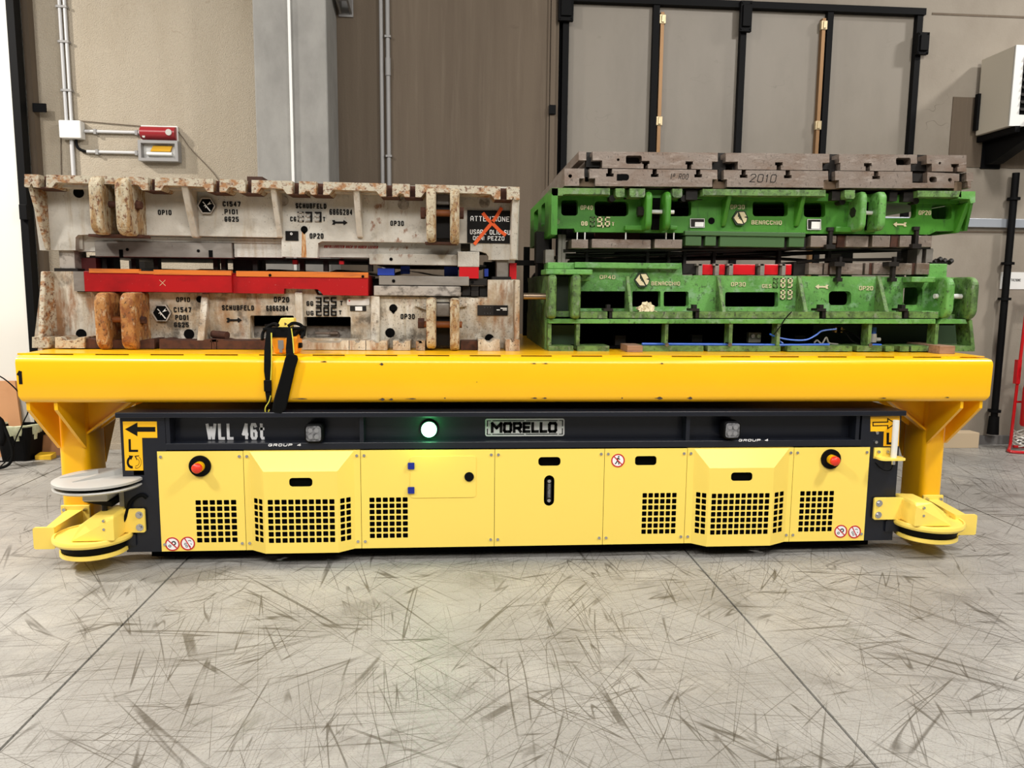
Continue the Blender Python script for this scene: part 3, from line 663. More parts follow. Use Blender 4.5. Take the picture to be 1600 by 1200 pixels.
obj('hose', M().tube([(xg - .01, 2.6, .44), (xg + .05, 2.58, .30), (xg + .09, 2.56, .14), (xg + .05, 2.54, .04), (xg - .08, 2.5, .015), (xg - .4, 2.4, .015)], .014, 8, 6), rubber_m, tw, smooth=40)
obj('wire', M().tube([(xg - .15, 2.62, .93), (xg + .06, 2.62, .80), (xg + .22, 2.62, .58), (xg + .17, 2.62, .42), (xg + .10, 2.62, .28), (xg + .05, 2.6, .12), (xg - .05, 2.6, .012)], .006, 6, 6), rubber_m, tw, smooth=40)
obj('tripod_post', M().tube([(xg - .13, 2.62, 0), (xg - .13, 2.62, .95)], .02, 8, 1), black_m, tw)

# ------------------------------------------------------------------ yellow load table
ZB, ZT = 0.995, 1.283
XL, XR = -2.535, 3.445
YB = 2.30
tb = thing('load_table', 'long amber yellow steel load table numbered 1 carrying the press dies', 'table', (.45, 0, 0))
def beam(y0, y1, flip):
    r = .030
    pr = [(y0 + .028, ZB), (y0 + .012, ZB + .008), (y0 + .003, ZB + .022), (y0, ZB + .04), (y0, ZT - .05), (y0 + .006, ZT - .030), (y0 + .022, ZT - .016), (y0 + .06, ZT - .010), (y1, ZT - .010), (y1, ZB)]
    if flip: pr = [(y0 + y1 - p[0], p[1]) for p in pr]
    n = len(pr); mm = M(); vs = []
    for x, ins in ((XL + .03, .030), (XL, 0), (XR, 0), (XR - .03, .03)): pass
    secs = [(XL + .035, -1), (XL, 0), (XR, 0), (XR - .035, -1)]
    cy, cz = (y0 + y1) / 2, (ZB + ZT) / 2
    def sec(x, k): return [(x, cy + (p[0] - cy) * k, cz + (p[1] - cz) * k) for p in pr]
    S4 = [sec(XL, .985), sec(XL + .012, 1), sec(XR - .012, 1), sec(XR, .985)]
    # lower corners of the end plates are cut back
    for k, xe, sg in ((0, XL, 1), (3, XR, -1)):
        S4[k] = [(p[0] + sg * max(0, (ZB + .035 - p[2])) * .7 + sg * .022 * (ZT - p[2]), p[1], p[2]) for p in S4[k]]
    S4[1] = [(S4[0][i][0] + .012, S4[1][i][1], S4[1][i][2]) for i in range(n)]
    S4[2] = [(S4[3][i][0] - .012, S4[2][i][1], S4[2][i][2]) for i in range(n)]
    for q in S4: vs += q
    fs = [tuple(range(n)), tuple(range(4 * n - 1, 3 * n - 1, -1))]
    for i in range(3):
        for j in range(n): fs.append((i * n + j, i * n + (j + 1) % n, (i + 1) * n + (j + 1) % n, (i + 1) * n + j))
    mm.add(vs, fs); return mm
obj('front_beam', beam(0, .28, False), deck_m, tb, smooth=40)
obj('rear_beam', beam(YB - .28, YB, True), deck_m, tb, smooth=40)
dpl = M().prismz([(XL + .01, .075), (XR - .01, .075), (XR - .01, YB - .075), (XL + .01, YB - .075)], ZT - .004, ZT)
dpl.box(XL + .05, XR - .05, .10, YB - .10, ZT - .10, ZT - .003)
obj('deck_plate', dpl, deck_m, tb, label='flat deck plate welded on the beams with dark gaps between welds')
copies('weld_tab', M().box(-.062, .062, 0, .03, -.012, .0), deck_m, [(XL + .04 + i * .3165, .0735, ZT - .0005) for i in range(19)], tb)
copies('dark_gap', M().box(-.105, .105, 0, .03, -.012, -.004), deep_m, [(XL + .04 + .158 + i * .3165, .0765, ZT) for i in range(18)], tb)
for x in (XL + .02, XR - .16): obj('end_beam', M().box(x, x + .14, .28, YB - .28, ZB + .02, ZT - .01), deck_m, tb)
def legs(xa, xb, outer):
    for y0, y1, sg in ((.35, .63, -1), (YB - .63, YB - .35, 1)):
        p = rr(xa, y0, xb, y1, .045, 4)
        lg = obj('leg', M().prismz(p, .025, ZB + .01), deck_m, tb, smooth=40)
        obj('foot_plate', M().box(xa - .02, xb + .02, y0 - .02, y1 + .02, 0, .025), deck_m, lg)
        yf = y0 if sg < 0 else y1; yt = (yf - .32) if sg < 0 else (yf + .32)
        for x in (xa + .004, xb - .022):     # two plates towards the outside beam
            obj('gusset', M().prismx([(yf, .655), (yt, ZB - .045), (yt, ZB + .002), (yf, ZB + .002)], x, x + .02), deck_m, tb)
        yi = y1 if sg < 0 else y0; yo = (yi + .30) if sg < 0 else (yi - .30)
        for x in (xa + .01, xb - .03):       # flare towards the middle of the table
            obj('gusset', M().prismx([(yi, .50), (yo, ZB - .05), (yo, ZB + .05), (yi, ZB + .05)], x, x + .02), deck_m, tb)
        xi = xb if outer < 0 else xa; xo = xi + (.30 if outer < 0 else -.30)
        for y in (y0 + .05, y1 - .07):       # inward plates below the beam
            obj('gusset', M().prism([(xi, .74), (xo, ZB - .03), (xo, ZB + .01), (xi, ZB + .01)], y, y + .02), deck_m, tb)
        for y in (y0 + .05,):
            obj('gusset_lip', M().hexa([(xi, y - .04, .74), (xi, y + .03, .74), (xo, y + .03, ZB - .03), (xo, y - .04, ZB - .03)], [(xi, y - .04, .755), (xi, y + .03, .755), (xo, y + .03, ZB - .015), (xo, y - .04, ZB - .015)]), deck_m, tb)
legs(-2.507, -2.325, -1)
legs(3.262, 3.418, 1)
text('1', 26, 37.5, 579, 601, -.0, wt=.22, mat=ink_m, parent=tb, depth=.003, name='number', label='black number 1') #, ink_m, tb, bold=.02, name='number', label='black number 1')
for px, py, wd, ht in ((596, 569, 7, 4), (597, 624, 9, 4), (611, 624, 7, 3), (834, 568, 9, 1.5), (852, 568, 9, 1.5), (835, 622, 10, 2), (851, 622, 8, 2), (1030, 622, 13, 4), (1078, 622, 9, 4), (972, 622, 3, 2), (1034, 568, 6, 2), (506, 565, 9, 1.6), (470, 623, 22, 1.4), (643, 623, 16, 1.4), (695, 622, 3, 2), (1380, 622, 12, 1.5), (1480, 621, 8, 1.6), (745, 597, 1.6, 1.6)):
    x, z = at(px, py, 0); k = wd / 2 / 247; h = ht / 2 / 247
    mm = M().prism([(x + k * (.8 + .35 * math.sin(i * 2.9)) * math.cos(i * PI / 5), z + h * (.8 + .4 * math.sin(i * 4.1)) * math.sin(i * PI / 5)) for i in range(10)], -.0012, .008)
    obj('paint_chip', mm, chip_m, tb)
def guide_arm(xw0, sgn, plate_px, legx):
    a = at(plate_px[0], plate_px[1], -.02); b = at(plate_px[2], plate_px[3], -.02)
    g = obj('guide_plate', M().prism(rr(a[0], b[1], b[0], a[1], .012), -.03, -.012), panel_m, tb)
    xi0, xi1 = (a[0] + .07, b[0]) if sgn < 0 else (a[0] + .0, b[0] - .07)
    zz0, zz1 = b[1] + .03, a[1]
    la, lb = legx
    obj('guide_arm', M().hexa([(xi0, -.012, zz0), (xi1, -.012, zz0), (xi1, -.012, zz1), (xi0, -.012, zz1)], [(la, .345, zz0), (lb, .345, zz0), (lb, .345, zz1), (la, .345, zz1)]), panel_m, tb)
    lo, hi = (-2.507, -2.32) if sgn < 0 else (3.262, 3.418)
    obj('arm_flange', M().box(lo + .005, hi - .005, .333, .351, zz0 - .02, zz1 + .03), panel_m, tb, bevel=.004)
    m2 = M()
    for x in (lo + .03, hi - .03): m2.cyl((x, .318, zz1 + .005), (x, .335, zz1 + .005), .011, 8)
    obj('bolt', m2, chrome_m, tb)
guide_arm(0, -1, (52, 824, 88, 857), (-2.47, -2.37))
guide_arm(0, 1, (1492, 804, 1523, 835), (3.30, 3.38))

# ------------------------------------------------------------------ transporter
ag = thing('transporter', 'anthracite and yellow low carrier vehicle parked under the load table', 'vehicle', (.45, .0, 0))
AX0, AX1 = -1.965, 2.855
ZA0, ZA1 = .085, .952
YA1 = 2.10
def px_x(px, py=775): return at(px, py, 0)[0]
def pz_z(px, py): return at(px, py, 0)[1]
zch1 = pz_z(800, 652); zch0 = pz_z(800, 689); zlip = pz_z(800, 700.5)
cx0, cx1 = px_x(258, 670), px_x(1346, 670)
# chassis with its recessed channel: end posts, core, flange
ch = M().box(AX0, cx0, 0, YA1, ZA0, ZA1 - .04).box(cx1, AX1, 0, YA1, ZA0, ZA1 - .04)
ch.box(cx0, cx1, .09, YA1, ZA0, ZA1 - .04)
obj('chassis', ch, navy_m, ag)
obj('lower_flange', M().box(cx0 - .002, cx1 + .002, -.002, .10, zlip, zch0 - .004), navy_m, ag, bevel=.003)
obj('top_flange', M().box(AX0 - .012, AX1 + .012, -.035, YA1, ZA1 - .04, ZA1 - .008), navy_m, ag, bevel=.004)
for px in (262, 565, 1075, 1340):
    x = px_x(px, 670); obj('web_stiffener', M().box(x - .012, x + .012, .0, .095, zch0 - .006, ZA1 - .038), navy_m, ag)
obj('inner_backing', M().box(AX0 + .16, AX1 - .16, .045, .10, ZA0 + .01, zlip + .004), deep_m, ag)
obj('underbody_shade', M().box(AX0 + .10, AX1 - .10, .11, YA1 - .1, .018, ZA0), deep_m, ag)  # black box brought close to the floor to deepen shade under the vehicle
for i in range(6):
    x = -1.5 + i * .78
    for y in (.35, 1.75): obj('wheel', M().cyl((x - .06, y, .10), (x + .06, y, .10), .10, 18), rubber_m, ag, smooth=40)
# lettering on the channel web
YC_ = .09
text('WLL 46t', 322, 414, 661, 687, YC_, wtext_m, ag, wt=.20, gap=.22, depth=.003, label='white lettering WLL 46t')
text('GROUP 4', 419, 470, 693.3, 697.2, -.002, wtext_m, ag, bold=.01, depth=.002, shear=.25, label='small white lettering GROUP 4')
text('GROUP 4', 1154, 1200, 686, 689.6, -.002, wtext_m, ag, bold=.01, depth=.002, shear=.25, label='small white lettering GROUP 4')
# name plate with block letters
a = at(758, 681.5, YC_); b = at(882, 653.5, YC_)
npx0, npz0, npx1, npz1 = a[0], a[1], b[0], b[1]
npl = obj('name_plate', M().prism(rr(npx0, npz0, npx1, npz1, .014), YC_ - .008, YC_), silver_m, ag, label='silver name plate with black block letters MORELLO')
W_, H_ = npx1 - npx0, npz1 - npz0
def P_(u, w_): return (npx0 + u * W_, npz0 + w_ * H_)
m = M(); t = .042
def bar(m, u0, u1, w0, w1): 
    p = P_(u0, w0); q = P_(u1, w1); m.box(p[0], q[0], YC_ - .0105, YC_ - .004, p[1], q[1])
def tick(m, pts, wd):
    for i in range(len(pts) - 1):
        p = Vector(P_(*pts[i])); q = Vector(P_(*pts[i + 1])); d = (q - p).normalized(); nn = Vector((-d.y, d.x)) * wd / 2; e = d * wd / 2 * .9
        m.prism([tuple(p - nn - e), tuple(q - nn + e), tuple(q + nn + e), tuple(p + nn - e)], YC_ - .0105, YC_ - .004)
for (u0, u1, w0, w1) in ((.02, .07, .10, .13), (.02, .032, .10, .44), (.02, .032, .56, .90), (.02, .07, .87, .90), (.93, .98, .10, .13), (.968, .98, .10, .44), (.968, .98, .56, .90), (.93, .98, .87, .90), (.09, .49, .10, .14), (.51, .91, .10, .14), (.09, .49, .86, .90), (.51, .91, .86, .90)):
    bar(m, u0, u1, w0, w1)
obj('plate_border', m, ink_m, npl)
LT = {'M': [[(0, 0), (0, 1), (.5, .45), (1, 1), (1, 0)]], 'O': [[(.12, 0), (.88, 0), (1, .15), (1, .85), (.88, 1), (.12, 1), (0, .85), (0, .15), (.12, 0)]],
      'R': [[(0, 0), (0, 1), (.85, 1), (1, .85), (1, .55), (.85, .42), (.2, .42)], [(.6, .42), (1, 0)]], 'E': [[(1, 1), (0, 1), (0, 0), (1, 0)], [(0, .5), (.85, .5)]], 'L': [[(0, 1), (0, 0), (1, 0)]]}
u = .075
for c, wd in zip('MORELLO', (.135, .105, .105, .092, .088, .088, .105)):
    mm = M()
    for st_ in LT[c]: tick(mm, [(u + .012 + x_ * (wd - .024), .27 + y_ * .46) for x_, y_ in st_], .0175)
    obj('letter', mm, ink_m, npl); u += wd + .018
# work lamps and beacon
for k, (px, py) in enumerate(((492, 676), (1142, 671))):
    x, z = at(px, py, .0)
    lp = obj('work_lamp', M().prism(rr(x - .056, z - .056, x + .052, z + .056, .024), -.03, .055), black_m, ag, bevel=.006, label='square black work lamp')
    obj('lens', M().prism(rr(x - .046, z - .046, x + .042, z + .046, .018), -.036, -.028), lens_m, lp)
    m = M()
    for sx in (-1, 1):
        for sz in (-1, 1): m.cyl((x + sx * .018 - .002, -.038, z + sz * .019), (x + sx * .018 - .002, -.034, z + sz * .019), .014, 12)
    obj('led', m, led_grey_m, lp)
    obj('lamp_bracket', M().box(x - .02, x + .02, .04, .092, z - .045, z - .02).cyl((x, .02, z - .09), (x, .02, z - .04), .01, 8), black_m, lp)
x, z = at(670.5, 670, .07)
bc = obj('beacon', M().cyl((x, .05, z), (x, .092, z), .054, 24), black_m, ag, label='round green signal beacon')
m = M(); n = 24; prof = [(.047, .052), (.047, .035), (.038, .018), (.02, .009), (0.001, .007)]
vs = []; fs = []
for r, y in prof: vs += [(x + r * math.cos(2 * PI * i / n), y, z + r * math.sin(2 * PI * i / n)) for i in range(n)]
for j in range(len(prof) - 1):
    for i in range(n): fs.append((j * n + i, j * n + (i + 1) % n, (j + 1) * n + (i + 1) % n, (j + 1) * n + i))
m.add(vs, fs); obj('green_lens', m, led_m, bc, smooth=60, label='glowing green lens')
d = bpy.data.lights.new('beacon_light', 'POINT'); d.energy = 2.2; d.color = (.08, 1, .25); d.shadow_soft_size = .04
o = bpy.data.objects.new('beacon_light', d); COL.objects.link(o); o.location = (x, -.045, z)
# cover panels
PB = [249.5, 383, 564.5, 772.5, 942.5, 1070.5, 1235.5, 1353]
PX = [px_x(p) for p in PB]
ZP0, ZP1 = .090, zlip - .004
YP0, YP1 = -.012, .0
def grid(x0, x1, z0, z1, nx, nz, fill=.765):
    out = []; px_ = (x1 - x0) / (nx - 1 + fill); pz_ = (z1 - z0) / (nz - 1 + fill)
    for i in range(nx):
        for j in range(nz):
            a = x0 + i * px_; b = z0 + j * pz_; out.append(rr(a, b, a + px_ * fill, b + pz_ * fill, .004, 2))
    return out
def rectp(a, b, c, d, r): p = at(a, d, YP0); q = at(c, b, YP0); return rr(p[0], p[1], q[0], q[1], r)
def gridp(a, b, c, d, nx, nz): p = at(a, d, YP0); q = at(c, b, YP0); return grid(p[0], q[0], p[1], q[1], nx, nz)
def panel(i, holes):
    g = .0015; return obj('cover_panel', M().prism([(PX[i] + g, ZP0), (PX[i + 1] - g, ZP0), (PX[i + 1] - g, ZP1), (PX[i] + g, ZP1)], YP0, YP0 + .003, holes), panel_m, ag)
p_l = panel(0, gridp(308, 781, 369, 848, 6, 7))
p_h = panel(2, gridp(578, 777, 637, 841, 6, 7))
p_c = panel(3, [rectp(841, 714, 876, 728, .022), rectp(849.5, 742.5, 866.5, 790.5, .033)])
p_r = panel(4, [rectp(992, 712.5, 1026, 727, .018)] + gridp(1002, 770, 1057.5, 834.5, 6, 7))
p_e = panel(6, gridp(1247, 767, 1303.5, 831, 6, 7))
def bulge(i, xa, xb, fa, fb, vent, slot):
    # base plate with an opening, then a box-like cover with sloping sides and top
    g = .0015; D = .058
    A0, A1, F0, F1 = xa, xb, fa, fb
    zt0 = ZP1 - .004; zt1 = ZP1 - .115; zb = ZP0
    q = obj('cover_panel', M().box(PX[i] + g, A0, YP0, YP1, ZP0, ZP1).box(A1, PX[i + 1] - g, YP0, YP1, ZP0, ZP1).box(A0, A1, YP0, YP1, zt0, ZP1), panel_m, ag, label='cover panel with a projecting louvred hood')
    yf = YP0 - D
    # front face
    hs = grid(F0 + .02, F1 - .02, vent[0], vent[1], 10, 7) + [slot]
    mm = M().prism([(F0, zb - .004), (F1, zb - .004), (F1, zt1), (F0, zt1)], yf, yf + .0025, hs)
    # sides
    for (xs_, xf, sg) in ((A0, F0, 1), (A1, F1, -1)):
        L = math.hypot(xf - xs_, D)
        if sg > 0: O = (xs_, YP0, 0); U = Vector((xf - xs_, -D, 0))
        else: O = (xf, yf, 0); U = Vector((xs_ - xf, D, 0))
        hh = grid(L * .22, L * .86, vent[0], vent[1], 2, 7) if sg > 0 else grid(L * .14, L * .78, vent[0], vent[1], 2, 7)
        zl, zr = (zt0, zt1) if sg > 0 else (zt1, zt0)
        mm.plate(O, U, (0, 0, 1), [(0, zb - (0 if sg > 0 else .004)), (L, zb - (.004 if sg > 0 else 0)), (L, zr), (0, zl)], hh, .0025)
    mm.add([(A0, YP0, zt0), (A1, YP0, zt0), (F1, yf, zt1), (F0, yf, zt1)], [(3, 2, 1, 0)])
    obj('hood', mm, panel_m, ag, label='projecting yellow hood with square louvre holes')
    obj('hood_backing', M().prismx([(YP0 + .03, zb + .01), (YP0 - .03, zb + .01), (YP0 - .03, zt1 - .03), (YP0 + .03, zt0 - .02)], F0 + .0, F1 - .0), deep_m, ag)
    return q
def xat(px, py, Y): return at(px, py, Y)[0]
def zat(px, py, Y): return at(px, py, Y)[1]
YF = YP0 - .058
s1 = (lambda p, q: rr(p[0], p[1], q[0], q[1], .02))(at(452, 760.5, YF), at(488, 746.5, YF))
bulge(1, px_x(393), px_x(554), xat(413, 790, YF), xat(528, 790, YF), (zat(470, 848, YF), zat(470, 780.5, YF)), s1)
s2 = (lambda p, q: rr(p[0], p[1], q[0], q[1], .02))(at(1142, 751.5, YF), at(1176, 738, YF))
bulge(5, px_x(1081), px_x(1228), xat(1107, 780, YF), xat(1207, 780, YF), (zat(1155, 835, YF), zat(1155, 771, YF)), s2)
# screws at panel corners
sp = []
for i, x in enumerate(PX):
    for dx in (-.022, .022):
        if (i == 0 and dx < 0) or (i == 7 and dx > 0): continue
        for z in (ZP1 - .032, ZP0 + .045): sp.append((x + dx, YP0, z))
copies('screw', M().cyl((0, -.006, 0), (0, .001, 0), .009, 10, .009), chrome_m, sp, ag)
# emergency stops
for pnl, px, py in ((p_l, 313, 728), (p_e, 1297.5, 717)):
    x, z = at(px, py, YP0)
    e = obj('emergency_stop', M().cyl((x, YP0 - .012, z), (x, YP0, z), .064, 32), black_m, ag, smooth=40, label='round black emergency stop with red button')
    obj('yellow_collar', M().cyl((x, YP0 - .045, z), (x, YP0 - .010, z), .031, 24), deck_m, e, smooth=40)
    mm = M(); n = 24; prof = [(.017, -.03), (.019, -.048), (.029, -.052), (.030, -.070), (.022, -.079), (.001, -.082)]; vs = []; fs = []
    for r, y in prof: vs += [(x + r * math.cos(2 * PI * i / n), YP0 + y, z + r * math.sin(2 * PI * i / n)) for i in range(n)]
    for j in range(len(prof) - 1):
        for i in range(n): fs.append((j * n + i, j * n + (i + 1) % n, (j + 1) * n + (i + 1) % n, (j + 1) * n + i))
    mm.add(vs, fs); obj('red_button', mm, mat('button_red', lin(232, 56, 36), .35) if 'button_red' not in bpy.data.materials else bpy.data.materials['button_red'], e, smooth=50)
# hatch door
p = at(641, 778, YP0); q = at(744, 712, YP0)
hd = obj('hatch_door', M().prism(rr(p[0], p[1], q[0], q[1], .02), YP0 - .004, YP0 - .0005), panel_m, ag, bevel=.0015)
for py in (727.5, 765.5):
    x, z = at(642.5, py, YP0)
    h = obj('hinge', M().prism(rr(x - .020, z - .020, x + .020, z + .020, .004), YP0 - .014, YP0 - .003), mat('hinge_blue', lin(20, 40, 140), .4) if 'hinge_blue' not in bpy.data.materials else bpy.data.materials['hinge_blue'], hd, label='blue hinge')
x, z = at(733, 744.5, YP0); obj('lock', M().cyl((x, YP0 - .012, z), (x, YP0 - .003, z), .029, 24), black_m, hd, label='round black lock')
# level gauge behind the slot
x, z = at(857.5, 766, .02)
gg = obj('level_gauge', M().box(x - .016, x + .016, .012, .03, z - .07, z + .07), dark_m, ag)
obj('glass_tube', M().box(x - .009, x + .009, .006, .014, z - .045, z + .045), lens_m, gg)
obj('gauge_bolt', M().cyl((x, .002, z - .062), (x, .014, z - .062), .011, 10).cyl((x, .002, z + .062), (x, .014, z + .062), .011, 10), chrome_m, gg)
# prohibition stickers
def sticker(px, py, r, kind):
    x, z = at(px, py, YP0); y = YP0 - .0015
    s_ = obj('prohibition_sticker', M().prism(circ(x, z, r, 32), y, YP0), wtext_m, ag, label='round red and white prohibition sticker')
    mm = M(); 
    mm.prism(circ(x, z, r, 32), y - .001, y + .0005, [circ(x, z, r * .82, 32)])
    c, sn = math.cos(math.radians(-45 if kind != 3 else -62)), math.sin(math.radians(-45 if kind != 3 else -62)); k = r * .86; t_ = r * .075
    mm.prism([(x - c * k - sn * t_, z - sn * k + c * t_), (x - c * k + sn * t_, z - sn * k - c * t_), (x + c * k + sn * t_, z + sn * k - c * t_), (x + c * k - sn * t_, z + sn * k + c * t_)], y - .0012, y + .0005)
    obj('red_ring', mm, sred_m, s_)
    b = M(); yb0, yb1 = y - .0007, y + .0003
    if kind == 1:     # walking figure
        b.prism(circ(x + .004, z + r * .55, r * .12, 10), yb0, yb1)
        for pts in (((.0, .4), (-.08, 0)), ((.0, .36), (.28, .15)), ((.0, .36), (-.25, .12)), ((-.08, 0), (.15, -.28), (.12, -.58)), ((-.08, 0), (-.22, -.3), (-.42, -.5))):
            for i in range(len(pts) - 1):
                p0 = Vector(pts[i]) * r; p1 = Vector(pts[i + 1]) * r; d_ = (p1 - p0).normalized(); nn = Vector((-d_.y, d_.x)) * r * .075
                b.prism([(x + w_.x, z + w_.y) for w_ in (p0 - nn, p1 - nn, p1 + nn, p0 + nn)], yb0, yb1)
    elif kind == 2:   # two toothed wheels
        for gx, gz, gr in ((.18, .12, .36), (-.36, -.28, .22)):
            pts = []
            for i in range(24): 
                rr_ = gr * (1.0 if (i // 1) % 2 else .78); pts.append((x + (gx + rr_ * math.cos(i * PI / 12)) * r, z + (gz + rr_ * math.sin(i * PI / 12)) * r))
            b.prism(pts, yb0, yb1, [circ(x + gx * r, z + gz * r, gr * r * .45, 12)])
    else:             # small rings and jets
        for gx, gz in ((-.32, -.08), (-.15, -.42)): b.prism(circ(x + gx * r, z + gz * r, .17 * r, 14), yb0, yb1, [circ(x + gx * r, z + gz * r, .10 * r, 14)])
        for pts in (((.05, .38), (.35, .44)), ((.35, .44), (.45, .3)), ((.2, -.3), (.38, -.45)), ((.42, 0), (.52, -.18))):
            p0 = Vector(pts[0]) * r; p1 = Vector(pts[1]) * r; d_ = (p1 - p0).normalized(); nn = Vector((-d_.y, d_.x)) * r * .04
            b.prism([(x + w_.x, z + w_.y) for w_ in (p0 - nn, p1 - nn, p1 + nn, p0 + nn)], yb0, yb1)
    obj('symbol', b, ink_m, s_)
sticker(965.5, 719.5, .043, 1)
for (px, py, k) in ((269.5, 850, 2), (293.5, 849, 3), (1313.5, 830, 2), (1335, 831, 3)): sticker(px, py, .043, k)
# direction stickers on the end posts
YS = -.002
def stk(pts): return [at(a, b, 0) for a, b in pts]
sl = obj('direction_sticker', M().prism(stk([(192, 658.5), (245, 658.5), (246, 684), (222, 684), (224, 735), (196, 735)][::-1]), YS, .0), deck_m, ag, label='yellow sticker with black arrow pointing left and letter L')
obj('arrow', M().prism(stk([(195.5, 670.5), (215, 660), (215, 667), (243, 667), (243, 674.5), (215, 674.5), (215, 681.5)][::-1]), YS - .001, YS + .0005), ink_m, sl)
obj('letter', M().prism(stk([(201, 686), (204.5, 686), (205, 702.5), (216, 702.5), (216, 706), (201.5, 706)][::-1]), YS - .001, YS + .0005), ink_m, sl)
def arc_arrow(cx, cy, r, a0, a1, wd, hd):
    A = [math.radians(a0 + (a1 - a0) * i / 14) for i in range(15)]
    f = lambda q, t_: (cx + q * math.cos(t_), cy + q * math.sin(t_) * 1.2)
    t_ = A[-1]; s_ = 1 if a1 > a0 else -1
    tg = Vector((-math.sin(t_), math.cos(t_))) * s_
    return [f(r + wd, t) for t in A] + [f(r + hd, t_), tuple(Vector(f(r, t_)) + tg * hd * 1.7), f(r - hd, t_)] + [f(r - wd, t) for t in reversed(A)]
obj('turn_arrow', M().prism(stk(arc_arrow(206.5, 722, 6.6, 80, 240, 1.7, 3.6)), YS - .001, YS + .0005), ink_m, sl, label='black turning arrow')
obj('turn_arrow', M().prism(stk(arc_arrow(213, 722, 6.4, 100, -62, 1.9, 3.8)), YS - .0008, YS + .0005, [stk(arc_arrow(213, 722, 6.4, 96, -58, 1.3, 2.6))]), ink_m, sl, label='outlined turning arrow')
sr = obj('direction_sticker', M().prism(stk([(1360, 651), (1406, 650), (1404, 697), (1380, 697), (1381, 674), (1360, 674)][::-1]), YS, 0), deck_m, ag, label='yellow sticker with outlined arrow pointing right and letter L')
obj('arrow', M().prism(stk([(1363, 659), (1386, 658.5), (1386, 652.5), (1400, 661.5), (1386, 671), (1386, 665.5), (1363, 666)][::-1]), YS - .001, YS + .0005, [stk([(1364.6, 660.6), (1387.6, 660.1), (1387.6, 655.5), (1397.6, 661.5), (1387.6, 668), (1387.6, 663.9), (1364.6, 664.4)])]), ink_m, sr)
obj('letter', M().prism(stk([(1385, 676), (1389, 676), (1388.6, 691), (1394, 691), (1393.6, 694.5), (1384.8, 694.5)][::-1]), YS - .001, YS + .0005), ink_m, sr)
# white antenna on its yellow shelf, right post
x, z = at(1398, 716, -.05)
an = obj('antenna_shelf', M().prismz(rr(x - .115, -.10, x + .055, .0, .03), z - .006, z + .006).box(x - .115, x - .01, -.012, .0, z - .01, z + .06), panel_m, ag, label='yellow shelf carrying a white rod antenna')
x2 = at(1398, 690, -.05)[0]
obj('antenna', M().cyl((x2, -.05, z + .006), (x2, -.05, z + .245), .019, 16, .019), white_m, an, smooth=40)
obj('plug', M().cyl((x2, -.05, z - .04), (x2, -.05, z - .006), .012, 10), chrome_m, an)
obj('lead', M().tube([(x2, -.05, z - .04), (x2 - .01, -.04, z - .08), (x2 - .05, -.02, z - .08), (x2 - .09, .0, z - .04)], .003, 6), rubber_m, an)
copies('shelf_bolt', M().cyl((0, -.012, 0), (0, 0, 0), .010, 10), chrome_m, [(at(1369.5, 676, 0)[0], 0, at(1369, 676, 0)[1]), (at(1368, 690.5, 0)[0], 0, at(1368, 690.5, 0)[1]), (x - .09, -.012, z + .035), (x - .03, -.012, z + .035)], an)
